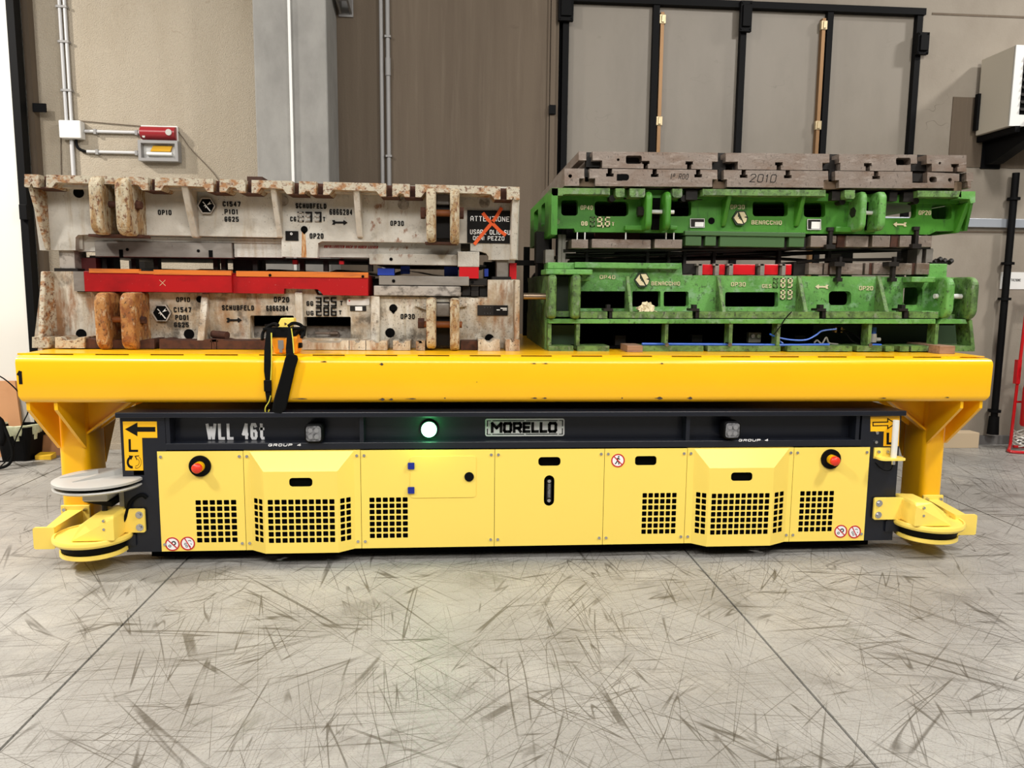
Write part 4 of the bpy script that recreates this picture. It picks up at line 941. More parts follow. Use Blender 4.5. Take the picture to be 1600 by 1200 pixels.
# corner scanners
def scanner(cx, cy, r, zb, sg):
    """round guarded laser scanner; sg=+1 on the right corner, -1 on the left"""
    base = obj('scanner_guard', M().lathe((cx, cy, zb), [(0.001, .050), (r * .925, .050), (r * .935, .058), (r * .985, .058), (r, .052), (r, .034), (r * .96, .020), (0.001, .020)], 48), panel_m, ag, smooth=30, label='round yellow corner scanner guard')
    obj('scan_window', M().lathe((cx, cy, zb - .045), [(0.001, 0), (r * .76, 0), (r * .86, .058), (0.001, .058)], 40), black_m, base, smooth=30, label='black scanner window')
    obj('lower_ring', M().lathe((cx, cy, zb - .062), [(0.001, 0), (r * .80, 0), (r * .84, .006), (r * .84, .030), (r * .80, .030), (r * .76, .018), (0.001, .018)], 48), panel_m, base, smooth=30)
    # hood : faceted cover from the corner over the disc
    z0 = zb + .055
    z1 = zb + .205
    xi = cx - sg * .185; xm = cx - sg * .06; xk = cx + sg * .015; xo = cx + sg * .060
    yf, yb = cy - .165, cy + .08
    prof = [(xi, z0), (xi, z1 - .016), (xi + sg * .012, z1), (xm, z1 - .006), (xk, z1 - .062), (xo, z0)]
    n = len(prof); dy_ = (0, .0, .03, .035, .02, 0)
    vs = [(p_[0], yf + dy_[i], p_[1]) for i, p_ in enumerate(prof)] + [(p_[0], yb, p_[1]) for p_ in prof]
    hm = M().add(vs, [tuple(range(n)), tuple(range(2 * n - 1, n - 1, -1))] + [((i + 1) % n, i, i + n, (i + 1) % n + n) for i in range(n)])
    hb = obj('scanner_hood', hm, panel_m, base, bevel=.005)
    a_ = Vector((xk, z1 - .062)); b_ = Vector((xo, z0)); dd = (b_ - a_); c_ = a_ + dd * .45; e_ = a_ + dd * .72
    ym = cy - .02
    nn = Vector((dd.y, -dd.x)).normalized() * .003 * (1 if sg < 0 else -1)
    obj('hood_window', M().hexa([(c_.x - nn.x, ym - .02, c_.y - nn.y), (c_.x - nn.x, ym + .02, c_.y - nn.y), (e_.x - nn.x, ym + .02, e_.y - nn.y), (e_.x - nn.x, ym - .02, e_.y - nn.y)], [(c_.x + nn.x, ym - .02, c_.y + nn.y), (c_.x + nn.x, ym + .02, c_.y + nn.y), (e_.x + nn.x, ym + .02, e_.y + nn.y), (e_.x + nn.x, ym - .02, e_.y + nn.y)]), dark_m, base)
    sc_ = M()
    for z_ in (z0 + .07, z0 + .12): sc_.cyl((xi + sg * .055, yf - .002, z_), (xi + sg * .055, yf + .012, z_), .008, 8)
    obj('screw', sc_, chrome_m, base)
    # bracket bolted to the post
    xp0 = AX1 if sg > 0 else AX0
    xa, xb_ = (xp0 - .155, xi + .01) if sg > 0 else (xi - .01, xp0 + .125)
    br = obj('scanner_bracket', M().prism(rr(xa, zb + .055, xb_, zb + .200, .012), -.03, -.012), panel_m, ag, bevel=.002)
    obj('bracket_stem', M().box(min(xp0 - sg * .05, xi), max(xp0 - sg * .05, xi), -.012, .03, zb - .03, zb + .18).box(xp0 - .06, xp0 + .06, -.014, .0, zb - .03, zb + .04), navy_m, ag)
    bb = M(); xx_ = (xa + .03) if sg > 0 else (xb_ - .03)
    for z_ in (zb + .088, zb + .165): bb.cyl((xx_, -.034, z_), (xx_, -.026, z_), .022, 14).cyl((xx_, -.044, z_), (xx_, -.032, z_), .012, 6)
    obj('bolt', bb, chrome_m, br)
cl = at(149, 848, -.01); cr_ = at(1446, 823, -.01)
zdl = zat(149, 858, -.23) - .026; zdr = zat(1446, 833, -.22) - .026
scanner(cl[0] + .0, -.015, .222, zdl, -1)
scanner(cr_[0], -.015, .222, zdr, 1)
# grey double disc above the left scanner
x, z = at(155, 748, 0)
gd = obj('sensor_dish', M().lathe((x, .0, z), [(.001, .012), (.235, .012), (.248, .006), (.248, -.008), (.001, -.004)], 48).lathe((x, 0, z - .045), [(.001, .012), (.20, .012), (.242, .018), (.246, .010), (.235, .0), (.001, -.004)], 48), gray_m, ag, smooth=30, label='light grey double disc sensor above the left scanner')
obj('dish_spacer', M().cyl((x, 0, z - .04), (x, 0, z), .19, 32), black_m, gd, smooth=40)
obj('rib', M().hexa([(x - .11, -.10, z + .012), (x - .09, -.13, z + .012), (x + .16, .10, z + .012), (x + .13, .13, z + .012)], [(x - .11, -.10, z + .016), (x - .09, -.13, z + .016), (x + .15, .10, z + .055), (x + .13, .12, z + .055)]), gray_m, gd)
obj('rib', M().hexa([(x - .22, .0, z + .012), (x - .21, -.03, z + .012), (x - .03, .06, z + .012), (x - .04, .09, z + .012)], [(x - .22, .0, z + .016), (x - .21, -.03, z + .016), (x - .03, .06, z + .04), (x - .04, .08, z + .04)]), gray_m, gd)
obj('pivot', M().cyl((x + .15, .05, z + .01), (x + .15, .05, z + .07), .03, 14).cyl((x + .15, .05, z + .035), (x + .30, .02, z + .045), .018, 12).box(x + .2, x + .26, -.0, .06, z + .02, z + .06), chrome_m, gd, smooth=40)
obj('sensor_housing', M().box(x - .06, x + .085, -.10, .08, z - .115, z - .045), gray_m, gd, bevel=.012)
obj('housing_foot', M().hexa([(x - .055, -.09, z - .116), (x + .10, -.09, z - .116), (x + .10, .08, z - .116), (x - .055, .08, z - .116)], [(x - .05, -.07, z - .125), (x + .10, -.08, z - .15), (x + .10, .06, z - .15), (x - .05, .06, z - .125)]), black_m, gd)
obj('connector', M().cyl((x + .045, -.05, z - .145), (x + .045, -.05, z - .20), .016, 12), dark_m, gd)
obj('sensor_cable', M().tube([(x + .045, -.05, z - .19), (x + .045, -.05, z - .27), (x + .07, -.05, z - .30), (x + .14, -.03, z - .25), (x + .18, -.02, z - .14), (x + .24, -.01, z - .10), (x + .27, -.005, z - .12)], .011, 8, 6), rubber_m, gd, smooth=40)
obj('dish_arm', M().box(x + .10, x + .18, .02, .06, z - .26, z + .01).box(x + .10, AX0 + .02, .03, .06, z - .05, z - .0), gray_m, gd)

# ------------------------------------------------------------------ white press die, helpers
YR, YWB, YBK = .35, .55, 1.95
ZD = ZT
def clampz(m, z):
    m.v = [(a, b, max(c, z)) for a, b, c in m.v]; return m
def rib(px0, px1, pyt, pyb, yt, yb, yback, mt, parent, name='rib', pw=None):
    """tapering rib: front edge at depth yt on top, yb at the bottom; pixel x given at the top front edge"""
    x0 = at(px0, pyt, yt)[0]; x1 = at(px1, pyt, yt)[0]; z1 = at(px0, pyt, yt)[1]; z0 = at(px0, pyb, yb)[1]
    return obj(name, clampz(M().prismx([(yt, z1), (yback, z1), (yback, z0), (yb, z0)], x0, x1), ZD if parent.name.endswith('lower') else 0), mt, parent, bevel=.008)
def lug(px0, px1, py0, py1, yf, yb, mt, parent, r=.07, name='lifting_lug'):
    x0 = at(px0, (py0 + py1) / 2, yf)[0]; x1 = at(px1, (py0 + py1) / 2, yf)[0]; z1 = at(px0, py0, yf)[1]; z0 = max(at(px0, py1, yf)[1], ZD)
    pr = [(yb, z0), (yb, z1)] + [(yf + r - r * math.sin(t_), z1 - r + r * math.cos(t_)) for t_ in [i * PI / 12 for i in range(7)]] + [(yf + r - r * math.cos(t_), z0 + r - r * math.sin(t_)) for t_ in [i * PI / 12 for i in range(7)]]
    return obj(name, M().prismx(pr, x0, x1), mt, parent, bevel=.018, seg=3)
def rod(pxa, pxb, py, y, r, mt, parent, name='lifting_rod'):
    a = at(pxa, py, y); b = at(pxb, py, y); z = (a[1] + b[1]) / 2
    return obj(name, M().cyl((a[0], y, z), (b[0], y, z), r, 14), mt, parent, smooth=40)
def hole(px, py, rpx, Y, mt, parent, name='bore', drop=False):
    x, z = at(px, py, Y); r = rpx / 226
    m_ = M().cyl((x, Y - .003, z), (x, Y + .002, z), r, 20)
    if drop: m_.prism([(x - r * .7, z - r * .6), (x + r * .7, z - r * .6), (x, z - r * 1.5)][::-1], Y - .003, Y + .002)
    return obj(name, m_, mt, parent)
def emblem(px, py, rpx, Y, plate_m, fig_m, parent):
    x, z = at(px, py, Y); r = rpx / (1190 / (Y + 4.6)) 
    hx = lambda k: [(x + r * k * math.cos(i * PI / 3), z + r * k * math.sin(i * PI / 3)) for i in range(6)]
    e = obj('emblem', M().prism(hx(1.0), Y - .018, Y), plate_m, parent, label='hexagonal maker emblem')
    mm = M(); k = .86; h = lambda a_: (x + r * k * math.cos(math.radians(a_)), z + r * k * math.sin(math.radians(a_)))
    def q(u_, w_): return (x + u_ * r, z + w_ * r)
    if plate_m is not deep_m and fig_m is cream_m:
        mm.prism([q(-.36, .70), h(180), q(-.30, -.68), q(.36, -.70), q(.08, -.22), q(-.02, -.34), q(-.05, -.08), q(-.20, -.20), q(-.20, .12), q(-.34, .10)][::-1], Y - .024, Y - .016)
        mm.prism([q(-.22, .72), h(60), q(.78, .22), q(.42, .12), q(.84, -.02), h(-32), q(.52, -.62)][::-1], Y - .024, Y - .016)
    else:
        mm.prism([q(-.34, .46), q(.46, -.56), q(.36, -.62), q(-.02, -.14), q(-.14, -.26), q(-.08, -.02), q(-.32, -.05), q(-.12, .12), q(-.42, .40)][::-1], Y - .022, Y - .016)
        mm.prism([q(.10, .10), q(.46, .50), q(.40, .28), q(.62, .26)][::-1], Y - .022, Y - .016)
    obj('emblem_figure', mm, fig_m, e); 
    rim = M().prism(hx(1.02), Y - .023, Y - .01, [hx(.88)]); obj('emblem_rim', rim, plate_m if fig_m is cream_m else mott_m, e)
    return e
SEG = {'8': 'abcdefg', '9': 'abcdfg', '4': 'bcfg', '6': 'acdefg', '3': 'abcdg', '2': 'abdeg', '5': 'acdfg', '7': 'abc', '1': 'bc', '-': ''}
def digits(s, px0, py0, wpx, hpx, pitch, Y, frame_m, on_m, parent, off=True):
    for i, c in enumerate(s):
        if c == ' ': continue
        a = at(px0 + i * pitch, py0 + hpx, Y); b = at(px0 + i * pitch + wpx, py0, Y); W = b[0] - a[0]; H = b[1] - a[1]; t_ = W * .24
        def sg(k):
            return {'a': (0, H - t_, W, H), 'd': (0, 0, W, t_), 'g': (0, H / 2 - t_ / 2, W, H / 2 + t_ / 2), 'f': (0, H / 2, t_, H), 'b': (W - t_, H / 2, W, H), 'e': (0, 0, t_, H / 2), 'c': (W - t_, 0, W, H / 2)}[k]
        mo, mf = M(), M()
        for k in 'abcdefg':
            q = sg(k); on = k in SEG[c]; (mo if on else mf).box(a[0] + q[0], a[0] + q[2], Y - (.010 if on else .008), Y, a[1] + q[1], a[1] + q[3])
        if mf.v: obj('digit_frame', mf, frame_m, parent)
        if mo.v: obj('digit', mo, on_m, parent, label='raised painted digit %s' % c)
def arrow(px0, px1, py, Y, mt, parent, flip=False):
    a = at(px0, py, Y); b = at(px1, py, Y); L = b[0] - a[0]; x = a[0]; z = a[1]; h = L * .17
    pts = [(0, .8 * h), (.16, .9 * h), (.22, .35 * h), (.72, .35 * h), (.76, h), (1, 0), (.76, -h), (.72, -.35 * h), (.22, -.35 * h), (.16, -.9 * h), (0, -.8 * h), (.08, 0)]
    P2 = [((x + (1 - u_) * L) if flip else (x + u_ * L), z + w_) for u_, w_ in pts]
    return obj('arrow_mark', M().prism(P2 if flip else P2[::-1], Y - .006, Y + .001), mt, parent)

# ---- upper white die
wu = thing('press_die', 'weathered white upper press die with black ATTENZIONE sign, left on the table', 'press die', (-1.05, .9, at(440, 400, YWB)[1]))
def ry(x): return 272 + 20 * (x - 38) / 774
web = [(48, 284), (62, 391), (118, 391), (118, 371), (122, 367), (160, 366), (440, 371), (440, 401), (496, 403), (497, 380), (503, 377), (735, 380), (735, 392), (752, 393), (760, 396), (763, 401), (763, 406), (809, 406), (812, 300), (812, 292)]
web = [(a, b) for a, b in web]
cores = M().pp(web, YWB, YWB + .10)
obj('casting', cores, wdie_m, wu)
zt_ = at(420, 283, YR)[1]
x_l, x_r = at(40, 300, YR)[0], at(812, 300, YR)[0]
obj('top_plate', M().box(x_l + .02, x_r - .01, YR + .10, YBK, at(420, 296, YR)[1], at(420, 283.5, YR)[1]), wdie_m, wu)
mb = M().box(x_l + .14, x_l + .20, YWB + .05, YBK, at(60, 388, YWB)[1], zt_ - .03).box(x_r - .10, x_r - .03, YWB + .05, YBK, at(800, 400, YWB)[1], zt_ - .03)
mb.box(x_l + .14, x_r - .03, YBK - .08, YBK, at(420, 380, YWB)[1], zt_ - .03).box(x_l + .25, x_r - .2, YWB + .06, YBK - .02, at(420, 372, YWB)[1], at(420, 360, YWB)[1])
obj('die_body', mb, wdie_m, wu)
slots = [38, (60, 72), (231, 242), (333, 343), (383, 393), (457, 467), (494, 505), (603, 613), (640, 649), (782, 792), 812]
def rail(slots, fy, up, Y0, Y1, tk, tn, skip=()):
    m_ = M()
    for i in range(len(slots) - 1):
        a = slots[i] if isinstance(slots[i], (int, float)) else slots[i][1]
        b = slots[i + 1] if isinstance(slots[i + 1], (int, float)) else slots[i + 1][0]
        s_ = 1 if up else -1
        top = [(a, fy(a)), (b, fy(b))]
        if b - a < 32: bot = [(b, fy(b) + s_ * tk), (b - 8, fy(b) + s_ * tk), (b - 10, fy(b) + s_ * tk * .75), (a + 10, fy(a) + s_ * tk * .75), (a + 8, fy(a) + s_ * tk), (a, fy(a) + s_ * tk)]
        else: bot = [(b, fy(b) + s_ * tk), (b - 9, fy(b) + s_ * tk), (b - 15, fy(b) + s_ * tn), (a + 15, fy(a) + s_ * tn), (a + 9, fy(a) + s_ * tk), (a, fy(a) + s_ * tk)]
        m_.pp((top + bot), Y0, Y1)
    return m_
obj('slotted_rail', rail(slots, ry, True, YR, YR + .22, 20, 12), rail_m, wu, label='rust edged top rail cut by clamping slots')
m = M()
for s_ in slots[1:-1]:
    m.bp(s_[0] - 1, ry(s_[0]) + 3, s_[1] + 1, ry(s_[0]) + 19, YR + .07, YR + .24)
    m.bp(s_[0] - 8, ry(s_[0]) + 19.5, s_[1] + 10, ry(s_[0]) + 21.5, YR + .03, YR + .22)
obj('slot_lining', m, brown_m, wu, label='dark rusty slot linings')
rib(38, 45, 274, 390, YR, YWB - .02, YWB + .05, rail_m, wu)
for a, b in ((281, 292), (421, 430), (551, 561)): rib(a, b, ry(a) + 8, 371, YR + .005, YWB - .03, YWB + .05, wdie_m, wu)
rib(801, 812, 294, 406, YR, YWB - .05, YWB + .05, wdie_m, wu)
for a, b, c, d in ((138, 158, 273, 365), (179, 201, 275, 367)): lug(a, b, c, d, .29, YWB + .05, rust_m, wu)
for a, b, c, d in ((666, 681, 290, 378), (703, 718, 292, 380)): lug(a, b, c, d, .30, YWB + .05, rust_m, wu)
rod(158, 206, 319.5, .40, .020, brown_m, wu)
m = M(); x, z = at(208, 321, .42)
m.cyl((x - .01, .41, z), (x + .035, .41, z), .032, 6).cyl((x + .035, .40, z), (x + .06, .40, z), .025, 6); obj('rod_nut', m, brown_m, wu)
rod(660, 722, 333, .42, .022, mat('rusty_rod', lin(130, 72, 28), .6), wu)
for px, sg_ in ((661, -1), (721, 1)):
    x, z = at(px, 333, .42); obj('rod_nut', M().cyl((x - .015, .42, z), (x + .015, .42, z), .038, 6), brown_m, wu)
m = M().bp(681, 296, 703, 372, YWB - .06, YWB - .01); obj('lug_backing', m, dark_m, wu)
m = M().bp(681, 298, 703, 320, YWB - .10, YWB - .05); obj('lug_spacer', m, greyp_m, wu, bevel=.01)
m = M().bp(690 - 26, 378, 690 + 24, 381, YR + .02, YWB); obj('lug_ledge', m, brown_m, wu)
m = M().bp(138, 366, 222, 370, YR + .06, YWB); obj('lug_ledge', m, brown_m, wu)
hole(123, 301, 7.5, YWB, deep_m, wu)
for px, py in ((442, 314), (630, 320), (757, 317)):
    x, z = at(px, py, YWB); obj('core_plug', M().cyl((x, YWB - .008, z), (x, YWB + .002, z), .031, 20).cyl((x, YWB - .006, z + .002), (x, YWB, z + .002), .036, 20), mott_m, wu, smooth=40)
hole(475.5, 358.5, 5, YWB, deep_m, wu, drop=True)
m = M().pp([(472, 362), (477, 362), (479, 402), (471, 402)][::-1], YWB - .0015, YWB); obj('rust_run', m, mat('rust_run', lin(160, 104, 48), .7, layers=[('n', lin(196, 170, 130), (.02, .02, .1), .45, .6, .9)]), wu)
for tx, a, b, c, d in (('OP10', 247, 268, 328, 336), ('C1547', 348, 376, 315, 323), ('P101', 351, 372, 327, 335), ('GG25', 351, 373, 338.5, 346.5), ('SCHUBFELD', 462, 510, 318, 326), ('6866284', 515, 550.5, 327, 336), ('CG', 453.5, 463, 338.5, 346), ('T', 504.5, 508.5, 339, 346), ('OP20', 484, 505.5, 364.5, 373), ('OP30', 610, 631, 345, 353)):
    text(tx, a, b, c, d, YWB, ink_m, wu, bold=.035, label='black stencilled lettering ' + tx)
digits('89', 465.5, 331, 9, 15.5, 12.2, YWB, wdie_m, mott_m, wu)
digits('3', 492, 331, 9, 15.5, 12.2, YWB, wdie_m, mott_m, wu)
m = M()
for px in (477.5, 492.0): m.pp([(px, 331), (px + 10, 331), (px + 10, 346.5), (px + 7.5, 346.5), (px + 7.5, 333.5), (px, 333.5)][::-1], YWB - .012, YWB)
obj('ink_overpaint', m, ink_m, wu)
arrow(519, 543, 347.5, YWB, ink_m, wu)
emblem(324, 322, 13, YWB, deep_m, silver_m, wu)
m = M().bp(446, 361, 466, 376, YWB - .006, YWB); pl_ = obj('data_plate', m, ink_m, wu, label='small black data plate')
x, z = at(455.5, 365.5, YWB); obj('plate_logo', M().prism(circ(x, z, .008, 12), YWB - .0075, YWB - .005, [circ(x, z, .004, 12)]), wtext_m, pl_)
# warning sign
sgn_ = obj('warning_sign', M().bp(730, 329, 800.5, 380, YWB - .008, YWB), ink_m, wu, label='black sign with white lettering ATTENZIONE crossed with orange spray')
for tx, a, b, c, d in (('ATTENZIONE', 735, 796, 338, 346), ('USARE OLIO SU', 734.5, 797, 359, 366.5), ('OGNI PEZZO', 739, 788, 369, 375.5)): text(tx, a, b, c, d, YWB - .008, wtext_m, sgn_, depth=.002, wt=.13)
m = M()
for pts, wd in (([(755, 334), (762, 343), (772, 352), (781, 361), (789, 367)], .022), ([(783, 326), (776, 338), (768, 349), (757, 362), (748, 373), (742, 381)], .022)):
    P2 = [Vector(at(a, b, YWB)) for a, b in pts]
    for i in range(len(P2) - 1):
        d_ = (P2[i + 1] - P2[i]).normalized(); nn = Vector((-d_.y, d_.x)) * wd / 2; e_ = d_ * .006
        m.prism([tuple(P2[i] - nn - e_), tuple(P2[i + 1] - nn + e_), tuple(P2[i + 1] + nn + e_), tuple(P2[i] + nn - e_)], YWB - .0125 - .0002 * i, YWB - .007)
obj('spray_cross', m, orsp_m, sgn_)
# recessed parts under the upper half
YU = YWB + .07
m = M().bp(122, 368, 160, 393, YU, YU + .1); obj('skirt', m, wdie_m, wu)
bl = obj('skirt_plate', M().bp(148, 378, 362, 402, YU - .03, YU + .06), greyp_m, wu, bevel=.004, label='grey bolted skirt plate')
obj('plate_slot', M().bp(186, 390, 192, 402, YU - .034, YU - .028).bp(326, 391, 332, 402, YU - .034, YU - .028), deep_m, bl)
m = M()
for a, b in ((199, 390), (310, 392)):
    x, z = at(a, b, YU - .03); m.cyl((x, YU - .033, z), (x, YU - .028, z), .010, 12)
obj('bore', m, deep_m, bl)
m = M().bp(135, 370, 440, 378, YU - .01, YU + .1).bp(366, 373, 441, 402, YU + .0, YU + .1).bp(498, 378, 720, 403, YU + .0, YU + .1); obj('skirt', m, wdie_m, wu)
text('ABFALLKASTEN NACH 10 HUBEN LEEREN', 506, 590, 383.5, 388, YU, redink_m, wu, depth=.002, shear=.25, label='red marker handwriting')
b2 = obj('skirt_bar', M().bp(577, 397, 715, 414, YU - .06, YU + .02), wdie_m, wu, bevel=.004)
x, z = at(611, 405, YU - .06); obj('bore', M().cyl((x, YU - .063, z), (x, YU - .058, z), .011, 12), deep_m, b2)
obj('guide_block', M().bp(715, 393, 749, 417, YU - .09, YU + .05), wdie_m, wu, bevel=.004)
obj('red_block', M().bp(717.5, 417, 748, 435, YU - .085, YU + .05), sred_m, wu, label='red stop block')
for a in (457, 530):
    obj('red_stop', M().bp(a, 404, a + 7, 413, YU + .05, YU + .1), sred_m, wu, label='small red stop')
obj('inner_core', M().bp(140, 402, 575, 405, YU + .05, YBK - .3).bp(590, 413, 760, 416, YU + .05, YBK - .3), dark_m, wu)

# ---- lower white die
wlo = thing('press_die', 'stained white lower press die with red side boxes, resting left on the table', 'press die', (-1.05, .9, ZD))
def ryl(x): return 543.5 + 5 * (x - 50) / 762
web = [(66, 424), (118, 424), (118, 452), (121, 456), (440, 459), (443, 450), (490, 450), (496, 461), (762, 466), (762, 437), (808, 437), (812, 546), (52, 541)]
def hp(pts): return pts
h1 = rr(391, 493, 459, 529, 2); h2 = rr(475, 495, 548, 529, 2)
obj('casting', clampz(M().pp(web, YWB, YWB + .10, [h1, h2]), ZD + .002), wlow_m, wlo)
mb = M().box(x_l + .14, x_l + .24, YWB + .08, YBK, ZD, at(90, 425, YWB)[1]).box(x_r - .16, x_r - .03, YWB + .08, YBK, ZD, at(785, 438, YWB)[1])
mb.box(x_l + .14, x_r - .03, YBK - .08, YBK, ZD, at(400, 460, YWB)[1]).box(x_l + .2, x_r - .1, YWB + .05, YBK - .02, at(420, 470, YWB)[1], at(420, 461, YWB)[1])
mb.box(x_l + .05, x_r - .05, YWB + .02, YBK, ZD, ZD + .05)
obj('die_body', clampz(mb, ZD), wlow_m, wlo)
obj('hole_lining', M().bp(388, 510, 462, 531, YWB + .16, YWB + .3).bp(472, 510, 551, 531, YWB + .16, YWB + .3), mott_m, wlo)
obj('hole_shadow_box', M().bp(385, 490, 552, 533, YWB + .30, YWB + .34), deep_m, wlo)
rod(493, 528, 520.5, YWB + .10, .009, steel_m, wlo, 'cross_rod'); 
x, z = at(523, 524, YWB + .12); obj('pulley', M().cyl((x, YWB + .12, z), (x, YWB + .16, z), .03, 18), steel_m, wlo, smooth=40)
lsl = [50, (76, 86), (241, 249), (470, 476), (605, 614), (641, 650), (781, 790), 812]
ft = rail([50, (76, 86), (132, 133)], ryl, False, YR, YR + .22, 17, 12); obj('slotted_rail', clampz(ft, ZD), rail_m, wlo)
obj('slotted_rail', clampz(rail([(132, 132.5), (241, 249), (330, 331), (338, 339), (414, 414.5)], ryl, False, YR + .02, YR + .22, 15, 13), ZD), brown_m, wlo)
obj('slotted_rail', clampz(rail([(470, 472), (545, 546), (571, 572), (605, 614), (641, 650), (664, 665)], ryl, False, YR, YR + .22, 15, 11), ZD), wlow_m, wlo)
obj('slotted_rail', clampz(rail([(747, 747), (781, 790), 812], ryl, False, YR, YR + .22, 18, 13), ZD), wlow_m, wlo)
obj('rust_block', clampz(M().bp(720, 533, 746, 547, YR + .05, YR + .2), ZD), brown_m, wlo)
rib(63, 71, 424, 550, YWB - .10, YR, YWB + .05, rail_m, wlo)
obj('rib', clampz(M().prismx([(YWB - .02, at(322, 458, YWB)[1]), (YWB + .02, at(322, 458, YWB)[1]), (YWB + .02, ZD), (YR + .03, ZD)], at(316, 460, YWB)[0], at(327, 460, YWB)[0]), ZD), wlow_m, wlo, bevel=.008)
obj('rib', clampz(M().prismx([(YWB - .03, at(587, 462, YWB)[1]), (YWB + .02, at(587, 462, YWB)[1]), (YWB + .02, ZD), (YWB - .09, ZD)], at(580, 462, YWB)[0], at(594, 462, YWB)[0]), ZD), wlow_m, wlo, bevel=.008)
obj('rib', M().bp(461, 457, 473, 531, YWB - .03, YWB + .02), wlow_m, wlo, bevel=.006)
obj('rib', clampz(M().bp(804, 437, 812, 549, YR + .04, YWB + .05), ZD), wlow_m, wlo, bevel=.008)
for a, b, c, d in ((147, 165, 457, 548), (187, 209, 457, 548)): lug(a, b, c, d, .29, YWB + .05, mat('orange_rust', lin(164, 116, 62), .75, layers=[('n', lin(128, 74, 32), (.05, .05, .08), .45, .58, .9), ('n', lin(206, 192, 160), (.06, .06, .1), .55, .66, .8), ('n', lin(66, 42, 26), (.02, .02, .03), .55, .65, .9)], bump=.3, bscale=70) if 'orange_rust' not in bpy.data.materials else bpy.data.materials['orange_rust'], wlo)
for a, b, c, d in ((666, 681, 465, 546), (703, 718, 466, 549)): lug(a, b, c, d, .30, YWB + .05, rust_m, wlo)
rod(166, 214, 499.5, .40, .020, bpy.data.materials['rusty_rod'], wlo)
x, z = at(216, 500, .42); obj('rod_nut', M().cyl((x - .02, .41, z), (x + .03, .41, z), .03, 6).cyl((x + .03, .40, z), (x + .055, .40, z), .024, 6), brown_m, wlo)
rod(655, 722, 507, .42, .022, bpy.data.materials['rusty_rod'], wlo)
x, z = at(658, 505, .42); obj('rod_nut', M().cyl((x - .02, .42, z), (x + .02, .42, z), .035, 6), brown_m, wlo)
obj('lug_backing', M().bp(681, 472, 703, 540, YWB - .06, YWB - .01), dark_m, wlo)
obj('lug_spacer', M().bp(681, 474, 703, 495, YWB - .10, YWB - .05), greyp_m, wlo, bevel=.01)
obj('lug_wing', M().pp([(648, 478), (666, 479), (666, 484)][::-1], YWB - .03, YWB + .01).pp([(718, 477), (732, 474), (730, 478), (718, 480)][::-1], YWB - .03, YWB + .01), wlow_m, wlo)
for px, py, r, dr_ in ((127, 522, 7.5, 0), (312, 467.5, 4.8, 0), (295.5, 522, 7.5, 0), (614.5, 481.5, 6, 1), (609.5, 520, 7.2, 0), (764.5, 529, 7, 0)): hole(px, py, r, YWB, deep_m, wlo, drop=bool(dr_))
for tx, a, b, c, d in (('OP10', 275.5, 297, 464.5, 472), ('C1547', 271.5, 299, 480, 488), ('P001', 274, 295, 492, 500), ('GS25', 272, 295, 503.5, 511), ('SCHUBFELD', 347, 397, 477, 485), ('OP20', 428, 452, 464, 472.5), ('6866284', 416, 450.5, 477.5, 486), ('GG', 479, 489.5, 470.5, 478), ('UG', 479, 490, 485.5, 493), ('T', 531, 536, 470, 477.5), ('T', 529.5, 534, 485, 492), ('OP30', 626, 648, 490.5, 498.5)):
    text(tx, a, b, c, d, YWB, ink_m, wlo, bold=.035, label='black stencilled lettering ' + tx)
digits('355', 494, 464.5, 8.5, 14, 11.7, YWB, mott_m, ink_m, wlo)
digits('286', 494, 480, 8.5, 13.5, 11.7, YWB, mott_m, ink_m, wlo)
arrow(354, 378, 500, YWB, ink_m, wlo)
emblem(254, 489, 14, YWB, deep_m, silver_m, wlo)
m = M().pp(rr(542, 466.5, 577, 477, 2), YWB - .005, YWB); pl_ = obj('paper_label', m, white_m, wlo, label='white paper label')
obj('label_dot', M().pp(circ(546, 470, 1.2, 10), YWB - .0065, YWB - .004), sred_m, pl_)
m = M().bp(547, 478, 572, 486, YWB - .006, YWB); pl_ = obj('data_plate', m, dark_m, wlo, label='grey and white data plate')
obj('plate_field', M().bp(555, 479, 566, 485.5, YWB - .0075, YWB - .005), white_m, pl_)
m = M().bp(746, 477, 793.5, 493, YWB - .008, YWB); pl_ = obj('data_plate', m, dark_m, wlo, label='black data plate with white fields')
obj('plate_field', M().bp(782, 481, 792, 482.6, YWB - .0095, YWB - .007).bp(776, 483.6, 781, 485, YWB - .0095, YWB - .007).bp(785.5, 483.6, 792, 485, YWB - .0095, YWB - .007), white_m, pl_)
obj('black_half', M().bp(771, 477.6, 793, 492.4, YWB - .009, YWB - .0075), ink_m, pl_)
copies('screw', M().cyl((0, -.003, 0), (0, .001, 0), .003, 6), chrome_m, [(at(a, b, YWB)[0], YWB - .008, at(a, b, YWB)[1]) for a in (757, 762, 766) for b in (480.5, 489.5)], pl_)
obj('stub_pipe', M().cyl((at(333, 524, .5)[0], .5, at(333, 522, .5)[1]), (at(355, 524, .44)[0], .44, at(355, 524, .44)[1]), .025, 12), brown_m, wlo)
